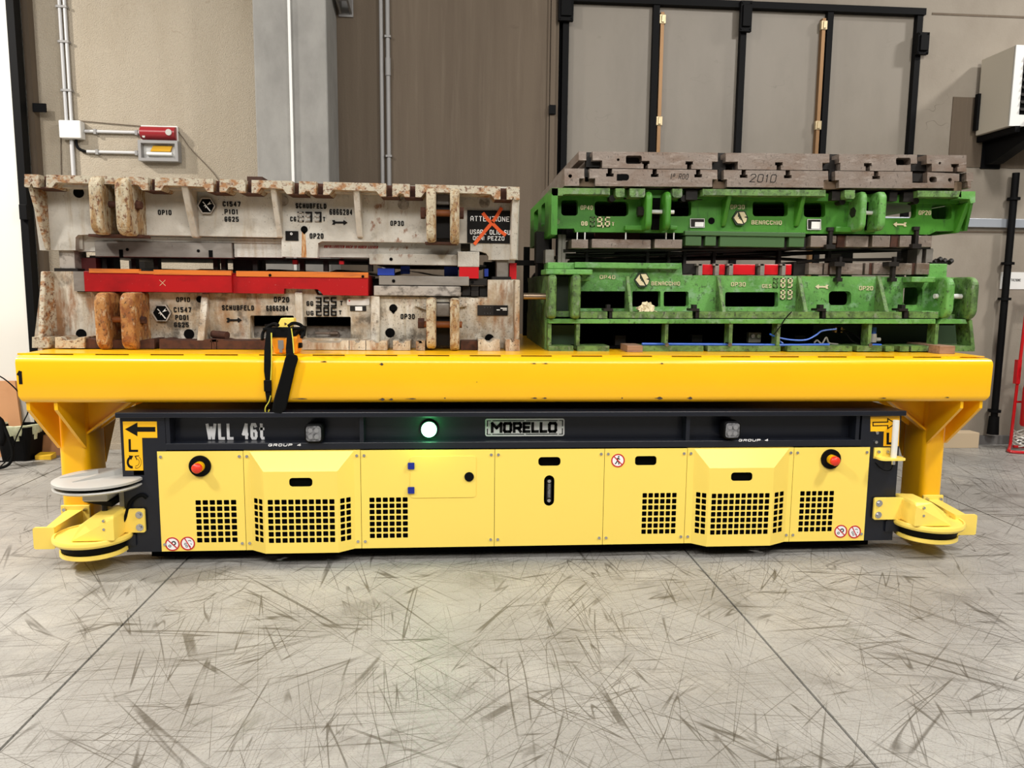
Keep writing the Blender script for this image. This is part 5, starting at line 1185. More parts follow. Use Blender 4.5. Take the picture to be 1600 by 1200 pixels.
# boxes carried on the lower half
YX = .46
rbx = obj('scrap_box', M().bp(131.5, 425, 362, 456.5, YX, YX + .5), red_m, wlo, bevel=.003, label='red side box with orange top strip')
obj('top_strip', M().bp(139, 420, 217, 426.5, YX - .006, YX + .03).bp(240, 422, 361, 429.5, YX - .006, YX + .03).bp(217, 423.5, 240, 428, YX - .005, YX + .03), orange_m, rbx)
x, z = at(254, 442, YX); m = M()
for s_ in (1, -1): m.prism([(x - .018, z - .018 * s_ - .0015), (x + .018, z + .018 * s_ - .0015), (x + .018, z + .018 * s_ + .0015), (x - .018, z - .018 * s_ + .0015)], YX - .001, YX)
obj('chalk_cross', m, cream_m, rbx)
rb2 = obj('scrap_box', M().pp([(364, 429), (575, 430), (575, 462), (505, 461), (500, 455), (496, 452), (444, 451), (443, 459), (364, 458)], YX + .03, YX + .5), red_m, wlo, label='second red side box with notched lower edge')
obj('top_strip', M().bp(369, 424.5, 575, 433, YX + .024, YX + .06), orange_m, rb2)
m = M()
for a, b in ((422, 430), (567, 432)):
    x, z = at(a, b, YX + .024); m.cyl((x, YX + .02, z), (x, YX + .028, z), .009, 10)
obj('bore', m, deep_m, rb2)
obj('side_block', M().bp(115, 424, 131.5, 455, YX + .06, YX + .3), greyp_m, wlo)
gp_ = obj('side_plate', M().bp(592, 431.5, 733, 446, YX + .06, YX + .4), greyp_m, wlo, bevel=.004)
m = M()
for a, b in ((615, 439), (738, 441)):
    x, z = at(a, b, YX + .06); m.cyl((x, YX + .055, z), (x, YX + .062, z), .011, 12)
obj('bore', m, deep_m, gp_)
obj('side_plate', M().bp(584, 447, 720, 462.5, YX + .05, YX + .4), mott_m, wlo, bevel=.006)
obj('stacked_blocks', M().bp(733, 435, 761, 446, YX + .1, YX + .35).bp(722, 447, 735, 462, YX + .12, YX + .3).bp(736, 447, 748, 455, YX + .12, YX + .3).bp(736, 455.5, 748, 463, YX + .1, YX + .3).bp(749, 447, 761, 463, YX + .14, YX + .3), dark_m, wlo, bevel=.003)
# guide posts between the halves and what is seen in the gap
zl_, zu_ = at(90, 424, YWB)[1], at(90, 391, YWB)[1]
for a, b in ((93, 117), (776, 794)):
    x0, x1 = at(a, 415, YWB + .03)[0], at(b, 415, YWB + .03)[0]
    ztop_ = at((a + b) / 2, 391 if a < 200 else 405.5, YWB)[1]; zb_ = at((a + b) / 2, 424 if a < 200 else 437, YWB)[1]
    gpst = obj('guide_post', M().box(x0, x1, YWB + .03, YWB + .2, zb_ - .002, ztop_ + .004), greyp_m if a > 200 else mott_m, wlo, bevel=.004)
    obj('post_shoe', M().box(x0 - .03, x1 + .02, YWB + .02, YWB + .22, zb_ - .004, zb_ + .02), dark_m, gpst)
    x3 = x0 if a < 200 else x1 - .12
    obj('rear_post', M().box(x3, x3 + .12, YBK - .3, YBK - .1, zb_ - .002, ztop_ + .02), dark_m, wlo)
obj('red_guide', M().bp(796, 411, 807, 436, YWB + .06, YWB + .15), sred_m, wlo, label='red guide beside the right post')
zg = at(300, 424, YWB)[1]
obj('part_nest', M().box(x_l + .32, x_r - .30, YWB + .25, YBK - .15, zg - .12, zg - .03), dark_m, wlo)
shp = M(); n = 24; vs = []
for j, y in enumerate((YWB + .15, YWB + .5, YBK - .35, YBK - .15)):
    for i in range(n + 1):
        x = x_l + .45 + (x_r - x_l - .85) * i / n; vs.append((x, y, zg + .005 + .014 * math.sin(i * 1.3) + .02 * j / 3 + (.012 if i % 5 == 0 else 0)))
shp.add(vs + [(a, b, c - .006) for a, b, c in vs], [(j * (n + 1) + i, j * (n + 1) + i + 1, (j + 1) * (n + 1) + i + 1, (j + 1) * (n + 1) + i) for j in range(3) for i in range(n)] + [(4 * (n + 1) + j * (n + 1) + i, 4 * (n + 1) + (j + 1) * (n + 1) + i, 4 * (n + 1) + (j + 1) * (n + 1) + i + 1, 4 * (n + 1) + j * (n + 1) + i + 1) for j in range(3) for i in range(n)])
obj('pressed_sheet', shp, sheet_m, wlo, smooth=60, label='shiny pressed sheet metal part in the gap')
m = M()
for a in (160, 205, 240, 333, 345, 395, 468, 505, 575): m.bp(a, 404, a + 7, 424, YWB + .16, YWB + .22)
m.bp(120, 402, 178, 424, YWB + .2, YWB + .3).bp(364, 404, 410, 424, YWB + .25, YWB + .35)
obj('spring_pin', m, dark_m, wlo)
obj('dark_red_bumper', M().bp(118, 403, 150, 424, YWB + .12, YWB + .2), mat('dark_red', lin(84, 18, 16), .6), wlo)
obj('blue_pad', M().bp(590, 419, 616, 430, YWB + .06, YWB + .12).bp(626, 416, 640, 428, YWB + .16, YWB + .2).bp(694, 416, 716, 432, YWB + .2, YWB + .3).bp(757, 420, 763, 432, YWB + .1, YWB + .16), blue_m, wlo, label='blue plastic pads')

# ------------------------------------------------------------------ green press die, upper half
GY, GW, GB = .36, .50, 1.72
gu = thing('press_die', 'bright green upper press die with cut-out windows under the slotted steel plates', 'press die', (2.1, 1.0, at(1150, 362, GW)[1]))
ug = lambda x: 293.5 + 5 * (x - 862) / 660        # top line of the upper half at its front
windows = [rr(877, 312, 903, 337, 5), rr(929, 314, 982, 338, 6), rr(1040, 313, 1080, 338, 5), rr(1176, 314.5, 1231, 338, 5), rr(1256, 316, 1289.5, 339.5, 5), rr(1378, 316.5, 1431.5, 341, 6), rr(1455.5, 319, 1487, 342.5, 5)]
gweb = [(866, 300), (866, 357), (897, 357), (899, 362.5), (1452, 366.5), (1463, 361), (1504, 361), (1516, 312), (1516, 302)]
obj('casting', M().pp(gweb, GW, GW + .06, windows), green_m, gu)
xg0, xg1 = at(862, 300, GY)[0], at(1521, 305, GY)[0]
ztg = at(1190, 296, GY)[1]; zbg = at(1190, 364, GW)[1]
# left side wall with two openings, slanting foot
zs0, zs1 = at(858, 359, GY)[1] - .03, at(862, 294, GY)[1]
sidew = M().plate((xg0, GB, 0), (0, -1, 0), (0, 0, 1), [(0, zs0 - .02), (GB - GY, zs0), (GB - GY, zs1), (0, zs1)], [rr(.28, zs0 + .09, .58, zs1 - .05, .03), rr(.78, zs0 + .09, 1.02, zs1 - .05, .03)], .04)
obj('side_wall', sidew, green_m, gu)
obj('top_plate', M().box(xg0 + .04, xg1 - .03, GY + .10, GB, ztg - .055, ztg - .004), green_m, gu)
obj('rear_wall', M().box(xg0 + .04, xg1 - .35, GB - .06, GB, zbg + .02, ztg - .01), green_m, gu)
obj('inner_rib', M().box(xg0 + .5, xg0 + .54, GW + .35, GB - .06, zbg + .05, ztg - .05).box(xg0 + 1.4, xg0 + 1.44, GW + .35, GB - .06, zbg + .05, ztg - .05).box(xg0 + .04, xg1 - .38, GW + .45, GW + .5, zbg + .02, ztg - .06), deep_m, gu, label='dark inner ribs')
m = M()
for a, b in ((862, 881), (881, 953), (962, 976), (984, 1008), (1051, 1066), (1098, 1290), (1320, 1336), (1434, 1502)):
    tk = 13.5 if a > 870 else 12
    m.pp([(a, ug(a)), (b, ug(b)), (b, ug(b) + tk - 3), (b - 2, ug(b) + tk - (0 if b - a < 40 else 4)), (a + 2, ug(a) + tk - (0 if b - a < 40 else 4)), (a, ug(a) + tk - 3)], GY, GY + .2)
obj('slotted_rail', m, gold_m, gu)
m = M()
for a, b in ((1066, 1098), (1290, 1320), (1386, 1434), (953, 962), (976, 984)): m.bp(a, ug(a) + 1, b, ug(a) + 17, GY + .12, GY + .3)
m.bp(1072, 297, 1090, 312, GY + .05, GY + .2).bp(1300, 299, 1313, 313, GY + .05, GY + .2).bp(1390, 300, 1402, 314, GY + .05, GY + .2).bp(1412, 300, 1428, 315, GY + .05, GY + .2)
obj('slot_lining', m, dark_m, gu)
m = M()
for px, py in ((955, 311), (1066, 311), (1312, 316), (1426, 315)):
    x, z = at(px, py, GW - .03); m.cyl((x, GW - .07, z), (x, GW, z), .022, 10)
obj('stud', m, dark_m, gu)
obj('end_cap', M().pp([(1501, 299), (1524, 299), (1524, 316), (1517, 318), (1515, 311), (1497, 310)], GY, GY + .25), glow_m, gu)
def grib(a, b, y0, y1, mt=green_m): rib(a, b, y0, y1, GY + .02, GW - .02, GW + .03, mt, gu)
grib(1138, 1145, 303, 354); grib(1255, 1262, 302, 354)
obj('end_gusset', M().prismx([(GY + .02, at(1520, 316, GY)[1]), (GW + .3, at(1520, 316, GY)[1]), (GW + .3, zbg + .02), (GW - .02, zbg + .02)], at(1514, 318, GY)[0], at(1521, 318, GY)[0]), green_m, gu, bevel=.006)
# slanted underside of the right end
q0, q1, q2 = at(1521, 316, GY), at(1504, 361, GW), at(1463, 361, GW)
obj('end_plate', M().hexa([(q0[0], GY, q0[1]), (q0[0], GW + .3, q0[1]), (q0[0] - .02, GW + .3, q0[1]), (q0[0] - .02, GY, q0[1])], [(q1[0] + .02, GW - .02, q1[1]), (q1[0] + .02, GW + .3, q1[1]), (q1[0], GW + .3, q1[1]), (q1[0], GW - .02, q1[1])]), green_m, gu)
for a, b in ((1010.5, 1020), (1040, 1049.5), (1346, 1355.5), (1374, 1386)):
    lug(a, b, 298, 359 if a < 1200 else 360, .33, GW + .04, glow_m if a > 1200 else green_m, gu, r=.05)
for a, b, py in ((1004, 1053, 331), (1338, 1364, 332.5)): rod(a, b, py, .42, .013, silver_m, gu)
m = M()
for px, py in ((1003, 331), (1338, 332)):
    x, z = at(px, py, .43); m.cyl((x - .03, .43, z), (x + .015, .43, z), .034, 6)
obj('rod_nut', m, dark_m, gu)
obj('lug_backing', M().bp(1020, 298, 1040, 359, GW - .03, GW + .0).bp(1356, 299, 1374, 360, GW - .03, GW), deep_m, gu)
obj('lug_foot', M().bp(977, 352, 1007, 360, GW - .05, GW + .02).bp(1047, 352, 1059, 359, GW - .06, GW + .02).bp(1306, 354, 1340, 363, GW - .05, GW + .02), green_m, gu, bevel=.008)
emblem(1155, 341, 12.5, GW, dgreen_m, cream_m, gu)
text('OP40', 907, 926, 321, 328, GW, cream_m, gu, bold=-.005, depth=.006, wt=.15, label='raised cream lettering OP40')
text('OP30', 1141, 1163, 320, 327, GW, cream_m, gu, depth=.006, wt=.15, label='raised cream lettering OP30')
text('OP20', 1435, 1454, 329, 336, GW, cream_m, gu, depth=.006, wt=.15, label='raised cream lettering OP20')
text('BENACCHIO', 1174, 1221, 344.5, 351, GW, cream_m, gu, depth=.006, wt=.15, label='raised cream lettering BENACCHIO')
text('OG', 908, 918, 346, 352.5, GW, cream_m, gu, depth=.006); text('T', 956, 959.5, 347, 353, GW, cream_m, gu, depth=.006)
digits('-', 921.5, 339, 8, 15, 11, GW, gold_m, cream_m, gu)
digits('96', 932.5, 339, 8.5, 15, 12, GW, gold_m, cream_m, gu)
obj('decimal_comma', M().pp([(941.2, 352), (943.4, 352), (943.2, 355), (941.6, 356.5)][::-1], GW - .008, GW), cream_m, gu)
hole(871, 346, 4, GW, gold_m, gu)
hole(1111.5, 345, 5, GW, deep_m, gu)
arrow(1395, 1416, 350.5, GW, cream_m, gu, flip=True)
for (a, b, c, d), f in (((1078.5, 341.5, 1101, 355.5), (1086, 347, 1099.5, 354)), ((1261.5, 342.5, 1283, 359), (1268, 346.5, 1281.5, 357.5))):
    pl_ = obj('data_plate', M().bp(a, b, c, d, GW - .008, GW), dark_m, gu, label='black data plate with white field')
    obj('plate_field', M().bp(*f, GW - .0105, GW - .007), white_m, pl_)
    obj('plate_rim', M().pp([(a, b), (c, b), (c, d), (a, d)], GW - .0095, GW - .006, [[(a + .8, b + .8), (c - .8, b + .8), (c - .8, d - .8), (a + .8, d - .8)]]), silver_m, pl_)
m = M()
for px, py in ((1298.5, 363), (1433, 362)):
    m.bp(px - 4.5, py - 8, px + 4.5, py - 2.5, GW - .03, GW + .0).bp(px - 2.5, py - 3, px + 2.5, py + 26, GW - .025, GW + .02).bp(px - 7, py + 19, px + 7, py + 26, GW - .05, GW + .02)
obj('clamp_bolt', m, dark_m, gu)
# skirt and hanging blocks
sk = obj('skirt', M().bp(1070, 362, 1259, 369, GW - .03, GW + .3).bp(1071, 369, 1096, 384, GW - .02, GW + .3).bp(1102, 369, 1119, 384, GW - .02, GW + .3).bp(1125, 369, 1226, 386, GW - .02, GW + .3).bp(1233, 369, 1257, 386, GW - .02, GW + .3), mat('dull_green', lin(58, 92, 48), .55) , gu, bevel=.004)
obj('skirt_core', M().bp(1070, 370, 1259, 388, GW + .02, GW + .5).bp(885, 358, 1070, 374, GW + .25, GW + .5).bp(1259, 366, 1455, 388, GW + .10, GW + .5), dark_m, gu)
m = M()
for a, b in ((893, 919), (925, 1017), (1023, 1066)): m.bp(a, 374, b, 388, GW - .01, GW + .25)
hb_ = obj('hanging_block', m, steel_m, gu, bevel=.003)
m = M()
for a, b in ((1267, 1292), (1322, 1357), (1363, 1391), (1406, 1424), (1430, 1456)): m.bp(a, 368.5, b, 386, GW - .01, GW + .2)
for a, b in ((1299, 1307),): m.bp(a, 368.5, b, 380, GW - .01, GW + .2)
obj('hanging_block', m, steel_m, gu, bevel=.003)
obj('spacer_block', M().bp(1308, 368, 1320, 386, GW + .01, GW + .2).bp(1392, 368, 1404, 386, GW + .01, GW + .2), brown_m, gu)
m = M()
for a in (902, 914, 978, 1041, 1053): m.bp(a - .8, 363, a + .8, 375, GW + .0, GW + .015)
obj('hanger_pin', m, silver_m, gu)
obj('dull_red_bar', M().bp(930, 364, 1000, 373, GW + .2, GW + .24), mat('dull_maroon', lin(110, 60, 56), .6), gu)

# ------------------------------------------------------------------ green press die, lower half
gl = thing('press_die', 'worn green lower press die on a base frame with blue hoses, right on the table', 'press die', (2.1, 1.0, ZD))
LW = .52
wl_ = [rr(906, 455, 981, 482, 2), rr(988, 455, 1032, 479.5, 2), rr(1037, 455.5, 1076, 479, 3), rr(1133, 456.5, 1216, 479.5, 3), rr(1295, 455, 1330, 477, 6), rr(1411, 449, 1441.5, 476.5, 5)]
lw = [(856, 411), (1065, 411), (1066, 430), (1462, 433), (1490, 434), (1490, 488), (858, 486)]
obj('casting', M().pp(lw, LW, LW + .06, wl_), glow_m, gl)
xl0, xl1 = at(855, 480, GY)[0], at(1522, 500, GY)[0]
zbase = at(1150, 498, GY)[1]; zled = at(1150, 486, GY)[1]; zrail = at(1150, 506, GY)[1]; zwt = at(1150, 430, LW)[1]
obj('bottom_flange', M().box(xl0 + .06, xl1 - .10, GY + .06, GB, zbase + .002, zled - .012), gold_m, gl)
m = M()
for a, b in ((907, 949), (957, 1082), (1093, 1280), (1291, 1409), (1421, 1466)):
    m.pp([(a, 487), (b, 487.4), (b, 497.3), (a, 496.8)], GY, GY + .2)
obj('slotted_rail', m, gold_m, gl)
obj('side_wall', M().box(xl0, xl0 + .05, GY + .05, GB, zbase, zwt - .02), gold_m, gl, label='dark oily left side wall')
obj('rear_wall', M().box(xl0, xl1 - .2, GB - .06, GB, zbase, zwt - .05), gold_m, gl)
obj('inner_wall', M().box(xl0 + .05, xl1 - .3, LW + .4, LW + .44, zbase, zwt - .08), deep_m, gl)
obj('top_deck', M().box(xl0 + .05, xl1 - .25, LW + .05, GB, zwt - .06, zwt - .008), glow_m, gl)
obj('top_rail', M().bp(856, 410, 898, 420, LW - .03, LW + .2).bp(898, 410.5, 1062, 419.5, LW - .05, LW + .2), glow_m, gl, bevel=.004)
obj('cap_plate', M().bp(853, 420.5, 926, 429, .33, LW + .1).bp(908, 429, 923, 439, LW - .12, LW + .05), glow_m, gl, bevel=.006)
def rib2(a, b, y0, y1):
    x0, x1 = at(a, y1, GY + .01)[0], at(b, y1, GY + .01)[0]
    obj('rib', M().prismx([(LW - .01, at(a, y0, LW)[1]), (LW + .02, at(a, y0, LW)[1]), (LW + .02, zled - .013), (GY + .01, zled - .013)], x0, x1), gold_m, gl, bevel=.005)
for a, b in ((984, 989.5), (1129, 1135), (1257.5, 1264), (1384.5, 1391)): rib2(a, b, 431, 486)
for a, b in ((857, 870), (894, 908)): lug(a, b, 429, 498, .30, LW + .05, gold_m, gl, r=.03)
for a, b in ((1480, 1492.5), (1518.5, 1530)): lug(a, b, 432.5, 498 if a < 1500 else 500, .31, LW + .3, glow_m if a < 1500 else gold_m, gl, r=.07)
obj('lug_backing', M().bp(870, 432, 894, 497, LW - .04, LW).bp(1492, 436, 1520, 497, LW + .05, LW + .1), mat('dark_green', lin(26, 44, 22), .6), gl)
rod(1460, 1506, 463, .42, .017, silver_m, gl)
rod(818, 858, 463, .45, .022, mat('pin_steel', lin(150, 130, 110), .35, .8), gl, 'lifting_pin')
obj('lug_shelf', M().bp(1425, 432.5, 1462, 441, LW - .12, LW).bp(1440, 486, 1468, 497, GY + .02, LW), glow_m, gl, bevel=.005)
obj('corner_post', M().bp(1451, 412, 1480, 434, LW + .03, LW + .3), glow_m, gl, bevel=.006)
m = M()
for a, b in ((1470, 410), (1480, 410.5), (1463, 408), (1456, 411)):
    x, z = at(a, b, LW + .1); m.cyl((x, LW + .08, z), (x + .03, LW + .10, z + .015), .018, 8)
m.bp(1455, 410, 1481, 412.5, LW + .04, LW + .12); obj('post_bolt', m, dark_m, gl)
emblem(1002.5, 437.5, 12.5, LW, dgreen_m, cream_m, gl)
text('OP40', 937, 961, 430, 436, LW, cream_m, gl, depth=.006, wt=.15, label='raised cream lettering OP40')
text('OP30', 1142, 1164.5, 441, 447.5, LW, cream_m, gl, depth=.006, wt=.15, label='raised cream lettering OP30')
text('OP20', 1342, 1363.5, 447, 453.5, LW, cream_m, gl, depth=.006, wt=.15, label='raised cream lettering OP20')
text('BENACCHIO', 1017.5, 1062, 440, 446, LW, cream_m, gl, depth=.006, wt=.15, label='raised cream lettering BENACCHIO')
text('GES', 1190.5, 1205, 444, 450, LW, cream_m, gl, depth=.006, wt=.15, label='raised cream lettering GES')
digits('-89', 1207.5, 434.5, 8, 15, 11.2, LW, gold_m, cream_m, gl)
digits('89', 1218.5, 453, 8, 14.5, 11.2, LW, gold_m, cream_m, gl)
arrow(1273.5, 1294, 448, LW, cream_m, gl, flip=True)
m = M()
for px, py in ((951, 488), (1086, 488), (1284, 488), (1412, 488)):
    m.bp(px - 3, py - 12, px + 3, py - 6, GY + .02, GY + .07).bp(px - 7, py - 6, px + 7, py - 2, GY + .0, GY + .09).bp(px + 1, py - 2, px + 8, py + 9, GY + .01, GY + .08)
obj('clamp_bolt', m, dark_m, gl)
m = M()
for px, py in ((1312, 437), (1397, 437)):
    m.bp(px - 4.5, py - 3, px + 4.5, py + 3, LW - .05, LW).bp(px - 2.5, py - 22, px + 2.5, py - 2, LW - .045, LW - .01).bp(px - 8, py - 28, px + 8, py - 21, LW - .06, LW + .02).bp(px, py - 36, px + 4, py - 28, LW - .03, LW)
obj('clamp_bolt', m, dark_m, gl)
# base frame with open bays
bf = obj('base_frame', M().pp([(857, 498.5), (1462, 498.5), (1462, 506), (857, 505.5)], GY, GY + .12).pp([(1472, 498.5), (1509, 499), (1512, 506), (1466, 506)], GY, GY + .12), glow_m, gl, bevel=.003)
m = M()
for a, b in ((856, 861.5), (900.5, 906), (1039, 1044), (1139, 1144.5), (1214, 1219), (1356.5, 1361.5), (1461, 1466)): m.bp(a, 506, b, 540, GY + .01, GY + .10)
m.pp([(1514, 498), (1519, 500), (1523.5, 545), (1517.5, 540)], GY + .01, GY + .16); obj('frame_post', clampz(m, ZD), gold_m, gl)
m = M()
for a, b in ((857, 896), (902, 952), (985, 1099), (1106, 1219.5), (1230.5, 1331.5), (1339, 1378), (1384, 1397), (1406, 1420), (1424, 1523)):
    m.pp([(a, 540.5), (b, 540.5), (b, 549), (a, 549)], GY, GY + .2)
obj('foot_rail', clampz(m, ZD), gold_m, gl)
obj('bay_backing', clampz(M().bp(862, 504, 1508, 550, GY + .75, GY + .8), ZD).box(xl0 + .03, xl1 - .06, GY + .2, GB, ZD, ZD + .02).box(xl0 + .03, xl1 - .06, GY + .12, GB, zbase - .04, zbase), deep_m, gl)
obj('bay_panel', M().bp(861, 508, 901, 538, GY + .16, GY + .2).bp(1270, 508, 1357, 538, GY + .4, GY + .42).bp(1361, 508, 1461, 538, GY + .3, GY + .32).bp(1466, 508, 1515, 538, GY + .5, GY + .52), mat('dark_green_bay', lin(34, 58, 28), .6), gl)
obj('left_skirt', M().box(xl0 - .0, xl0 + .03, GY + .1, GB, ZD, zbase), gold_m, gl)
for a, b, c, d in ((961, 524, 978, 540), (1081, 523, 1098, 535), (1242, 524, 1259, 535)):
    br_ = obj('valve_block', M().bp(a, b, c, d, GY + .22, GY + .3), dark_m, gl, bevel=.004)
br_ = obj('connector_plate', M().bp(1170, 520, 1189, 535, GY + .20, GY + .24), greyp_m, gl)
x, z = at(1175, 525, GY + .2); x2, z2 = at(1184, 525, GY + .2)
obj('connector', M().cyl((x, GY + .18, z), (x, GY + .2, z), .014, 12).cyl((x2, GY + .18, z), (x2, GY + .2, z), .014, 12), chrome_m, br_)
def hose(pts, Y, r, mt, name, label=None):
    q = [at(a, b, Y) for a, b in pts]; return obj(name, M().tube([(a, Y + .01 * math.sin(i * 1.7), c) for i, (a, c) in enumerate(q)], r, 8), mt, gl, smooth=40, label=label)
hb = mat('hose_blue', lin(44, 92, 190), .35)
hose([(1003, 537.5), (1050, 538), (1150, 538.5), (1230, 539), (1296, 538.5)], GY + .05, .009, hb, 'air_hose', 'blue air hose along the base frame')
hose([(1203, 522), (1215, 527), (1235, 531), (1258, 531), (1275, 524), (1286, 517), (1306, 514)], GY + .04, .006, hb, 'air_hose', 'blue air hose looping in the bay')
hose([(1212, 527), (1218, 532), (1223, 537)], GY + .05, .006, hb, 'air_hose', 'short blue hose branch')
hose([(1355, 539), (1378, 539)], GY + .06, .008, hb, 'air_hose', 'short blue hose stub')
hose([(1312, 516), (1322, 520), (1330, 532), (1340, 537), (1352, 539)], GY + .10, .004, rubber_m, 'wire')
hose([(1237, 487), (1228, 498), (1219, 510), (1208, 523)], GY - .01, .004, rubber_m, 'wire')
hose([(1318, 516), (1335, 522), (1348, 534), (1355, 539)], GY + .12, .004, rubber_m, 'wire')
m = M(); x, z = at(1309, 515, GY + .15)
for k in range(6): m.box(x - .02 + .014 * (k % 3) - .01, x + .012 * (k % 3), GY + .13, GY + .17, z - .02 + .02 * (k // 3), z - .004 + .02 * (k // 3))
m.cyl((x - .04, GY + .15, z), (x + .05, GY + .15, z), .007, 8); obj('manifold', m, mat('brassy', lin(150, 128, 90), .4, .6), gl)
hose([(1272, 536), (1278, 532), (1284, 537), (1290, 527), (1296, 536), (1310, 538)], GY + .12, .006, mat('grey_plug', lin(170, 164, 156), .5), 'cable_plug', 'grey cable plugs lying in the bay')
vx, vz = at(1365, 518, GY + .12)
vv_ = obj('valve', M().cyl((vx, GY + .12, vz - .075), (vx, GY + .12, vz - .015), .022, 14).cyl((vx - .01, GY + .12, vz - .055), (vx + .05, GY + .12, vz - .055), .014, 10), gray_m, gl, smooth=40, label='small grey valve with blue cap')
obj('valve_cap', M().cyl((vx, GY + .12, vz - .015), (vx, GY + .12, vz + .03), .018, 14), hb, vv_, smooth=40)
m = M()
for px, py in ((1042, 538.5), (1140.5, 538.5), (1360, 539)):
    x, z = at(px, py, GY); m.cyl((x, GY - .003, z), (x, GY + .06, z), .014, 10)
obj('hose_clip', m, chrome_m, gl)
# red and grey parts on top of the lower half
for a, b in ((1097, 1114), (1123, 1133), (1145, 1180), (1194, 1216), (1224, 1237)):
    bkt = obj('red_block', M().bp(a, 413, b, 429.5, LW + .03, LW + .25), sred_m, gl, bevel=.004, label='red nest block')
m = M()
for a, b in ((1091.5, 1097.5), (1117.5, 1123.5), (1139.5, 1145.5), (1188, 1194.5), (1222, 1227.5)): m.bp(a, 412.5, b, 430, LW + .0, LW + .1).bp(a - 3, 412, b - 1, 415, LW + .0, LW + .05)
obj('grey_bracket', m, greyp_m, gl)
obj('dark_bracket', M().bp(1067, 412, 1091, 428, LW + .05, LW + .3).bp(1240, 409, 1262, 430, LW + .08, LW + .3), dark_m, gl)
m = M()
for a, b in ((1264, 1285.5), (1288, 1294), (1298, 1348), (1352, 1358), (1365, 1425), (1432, 1452)): m.bp(a, 411, b, 429, LW + .02, LW + .3)
obj('steel_block', m, steel_m, gl, bevel=.003)
obj('spacer_block', M().bp(1294, 411, 1298, 429, LW + .04, LW + .3).bp(1358, 411, 1365, 429, LW + .04, LW + .3).bp(1425, 411, 1432, 429, LW + .04, LW + .3), brown_m, gl)
m = M()
for a, b in ((852, 866), (1433, 1441), (1447, 1458)): m.bp(a, 388 if a > 1000 else 390, b, 411.5, LW + .08, LW + .2)
for a in (872, 878): m.bp(a, 366, a + 6, 411, LW + .1, LW + .14)
obj('guide_post', m, greyp_m, gl, bevel=.004)
obj('rear_post', M().box(xl0 + .05, xl0 + .16, GB - .3, GB - .12, zwt - .01, zbg + .06).box(xl1 - .42, xl1 - .32, GB - .3, GB - .12, zwt - .01, zbg + .06).bp(838, 362, 858, 411, LW + .22, LW + .35).bp(1420, 386, 1431, 412, LW + .2, LW + .3), dark_m, gl)
# sheet part held between the halves, with dark rails
def slat(pts, Y, r):
    q = [at(a, b, Y) for a, b in pts]; return [(a, Y, c) for a, c in q]
m = M()
for pts, Y in (([(880, 392), (1000, 391), (1150, 390), (1300, 388), (1440, 387)], .62), ([(885, 400), (960, 399), (1060, 396), (1180, 391)], .66), ([(890, 406), (1000, 405), (1120, 402), (1240, 397), (1360, 392)], .70), ([(900, 394), (1100, 396), (1250, 395), (1420, 391)], .85), ([(1010, 408), (1080, 405), (1200, 404), (1260, 407)], .68), ([(1245, 410), (1290, 406), (1340, 406), (1410, 405)], .60), ([(884, 398), (1010, 396), (1150, 398), (1300, 393)], 1.1)):
    m.tube(slat(pts, Y, 0), .011, 6)
obj('transfer_bar', m, dark_m, gl, label='dark bars and cables in the gap')
m = M()
for a, b in ((880, 960), (968, 1022), (1030, 1120), (1130, 1235)): m.pp([(a, 396), (b, 394.5), (b, 400), (a, 401.5)], .80, 1.3)
obj('pressed_sheet', m, mat('dull_sheet', lin(150, 146, 140), .4, .7), gl, label='strips of pressed sheet in the gap')
m = M()
for a in (917, 1012, 1045, 1070, 1116, 1218, 1296): m.bp(a - 2, 392, a + 2.5, 413, LW + .12, LW + .17)
m.bp(1095, 388, 1110, 394, .7, .8); obj('spring_pin', m, dark_m, gl)
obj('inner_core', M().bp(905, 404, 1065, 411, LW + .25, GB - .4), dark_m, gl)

# ------------------------------------------------------------------ slotted steel plates on the green die
def tslot(pts_x, y_edge, up):
    """pixel outline of a T slot that opens at y_edge; up=+1 the slot runs downwards"""
    s_ = 1 if up else -1; x = pts_x
    return [(x - 3.5, y_edge), (x - 3.5, y_edge + s_ * 7), (x - 6, y_edge + s_ * 7), (x - 6, y_edge + s_ * 12), (x + 6, y_edge + s_ * 12), (x + 6, y_edge + s_ * 7), (x + 3.5, y_edge + s_ * 7), (x + 3.5, y_edge)]
PLY, PLB = .36, 1.66
def block(parent, x0, x1, yt, yb, tops=(), bots=(), notch_l=0, notch_r=0, notch_bl=0, notch_br=0, holes=()):
    top = [(x0, yt(x0))]
    for x in sorted(tops): top += tslot(x, yt(x), True)
    top += [(x1, yt(x1))]
    rgt = [(x1, yb(x1) - 12), (x1 - notch_br, yb(x1) - 12)] if notch_br else []
    bot = [(x1 - notch_br, yb(x1))]
    for x in sorted(bots, reverse=True): bot += tslot(x, yb(x), False)[::-1]
    bot += [(x0 + notch_bl, yb(x0))]
    lft = [(x0 + notch_bl, yb(x0) - 12), (x0, yb(x0) - 12)] if notch_bl else []
    return obj('plate_block', M().pp(top + rgt + bot + lft, PLY, PLB, holes), steel_m, parent)
yt1 = lambda x: 236.5 + 6 * (x - 905) / 605
yb1 = lambda x: 262.3 + 6 * (x - 905) / 605
yt2 = lambda x: 263.2 + 6 * (x - 882) / 630
yb2 = lambda x: 290.3 + 4.5 * (x - 882) / 630
s2_ = thing('slotted_plate', 'lower row of slotted brown grey steel plate blocks lying on green die', 'steel plate', (2.1, 1.0, at(1150, 292, PLY)[1]))
block(s2_, 882, 913, yt2, yb2, notch_br=8, holes=[circ(891, 275, 3, 12)])
block(s2_, 921, 1121, yt2, yb2, tops=[953, 1023, 1091], notch_bl=9, notch_br=8)
block(s2_, 1131, 1294, yt2, yb2, tops=[1162, 1231], notch_bl=5, notch_br=7)
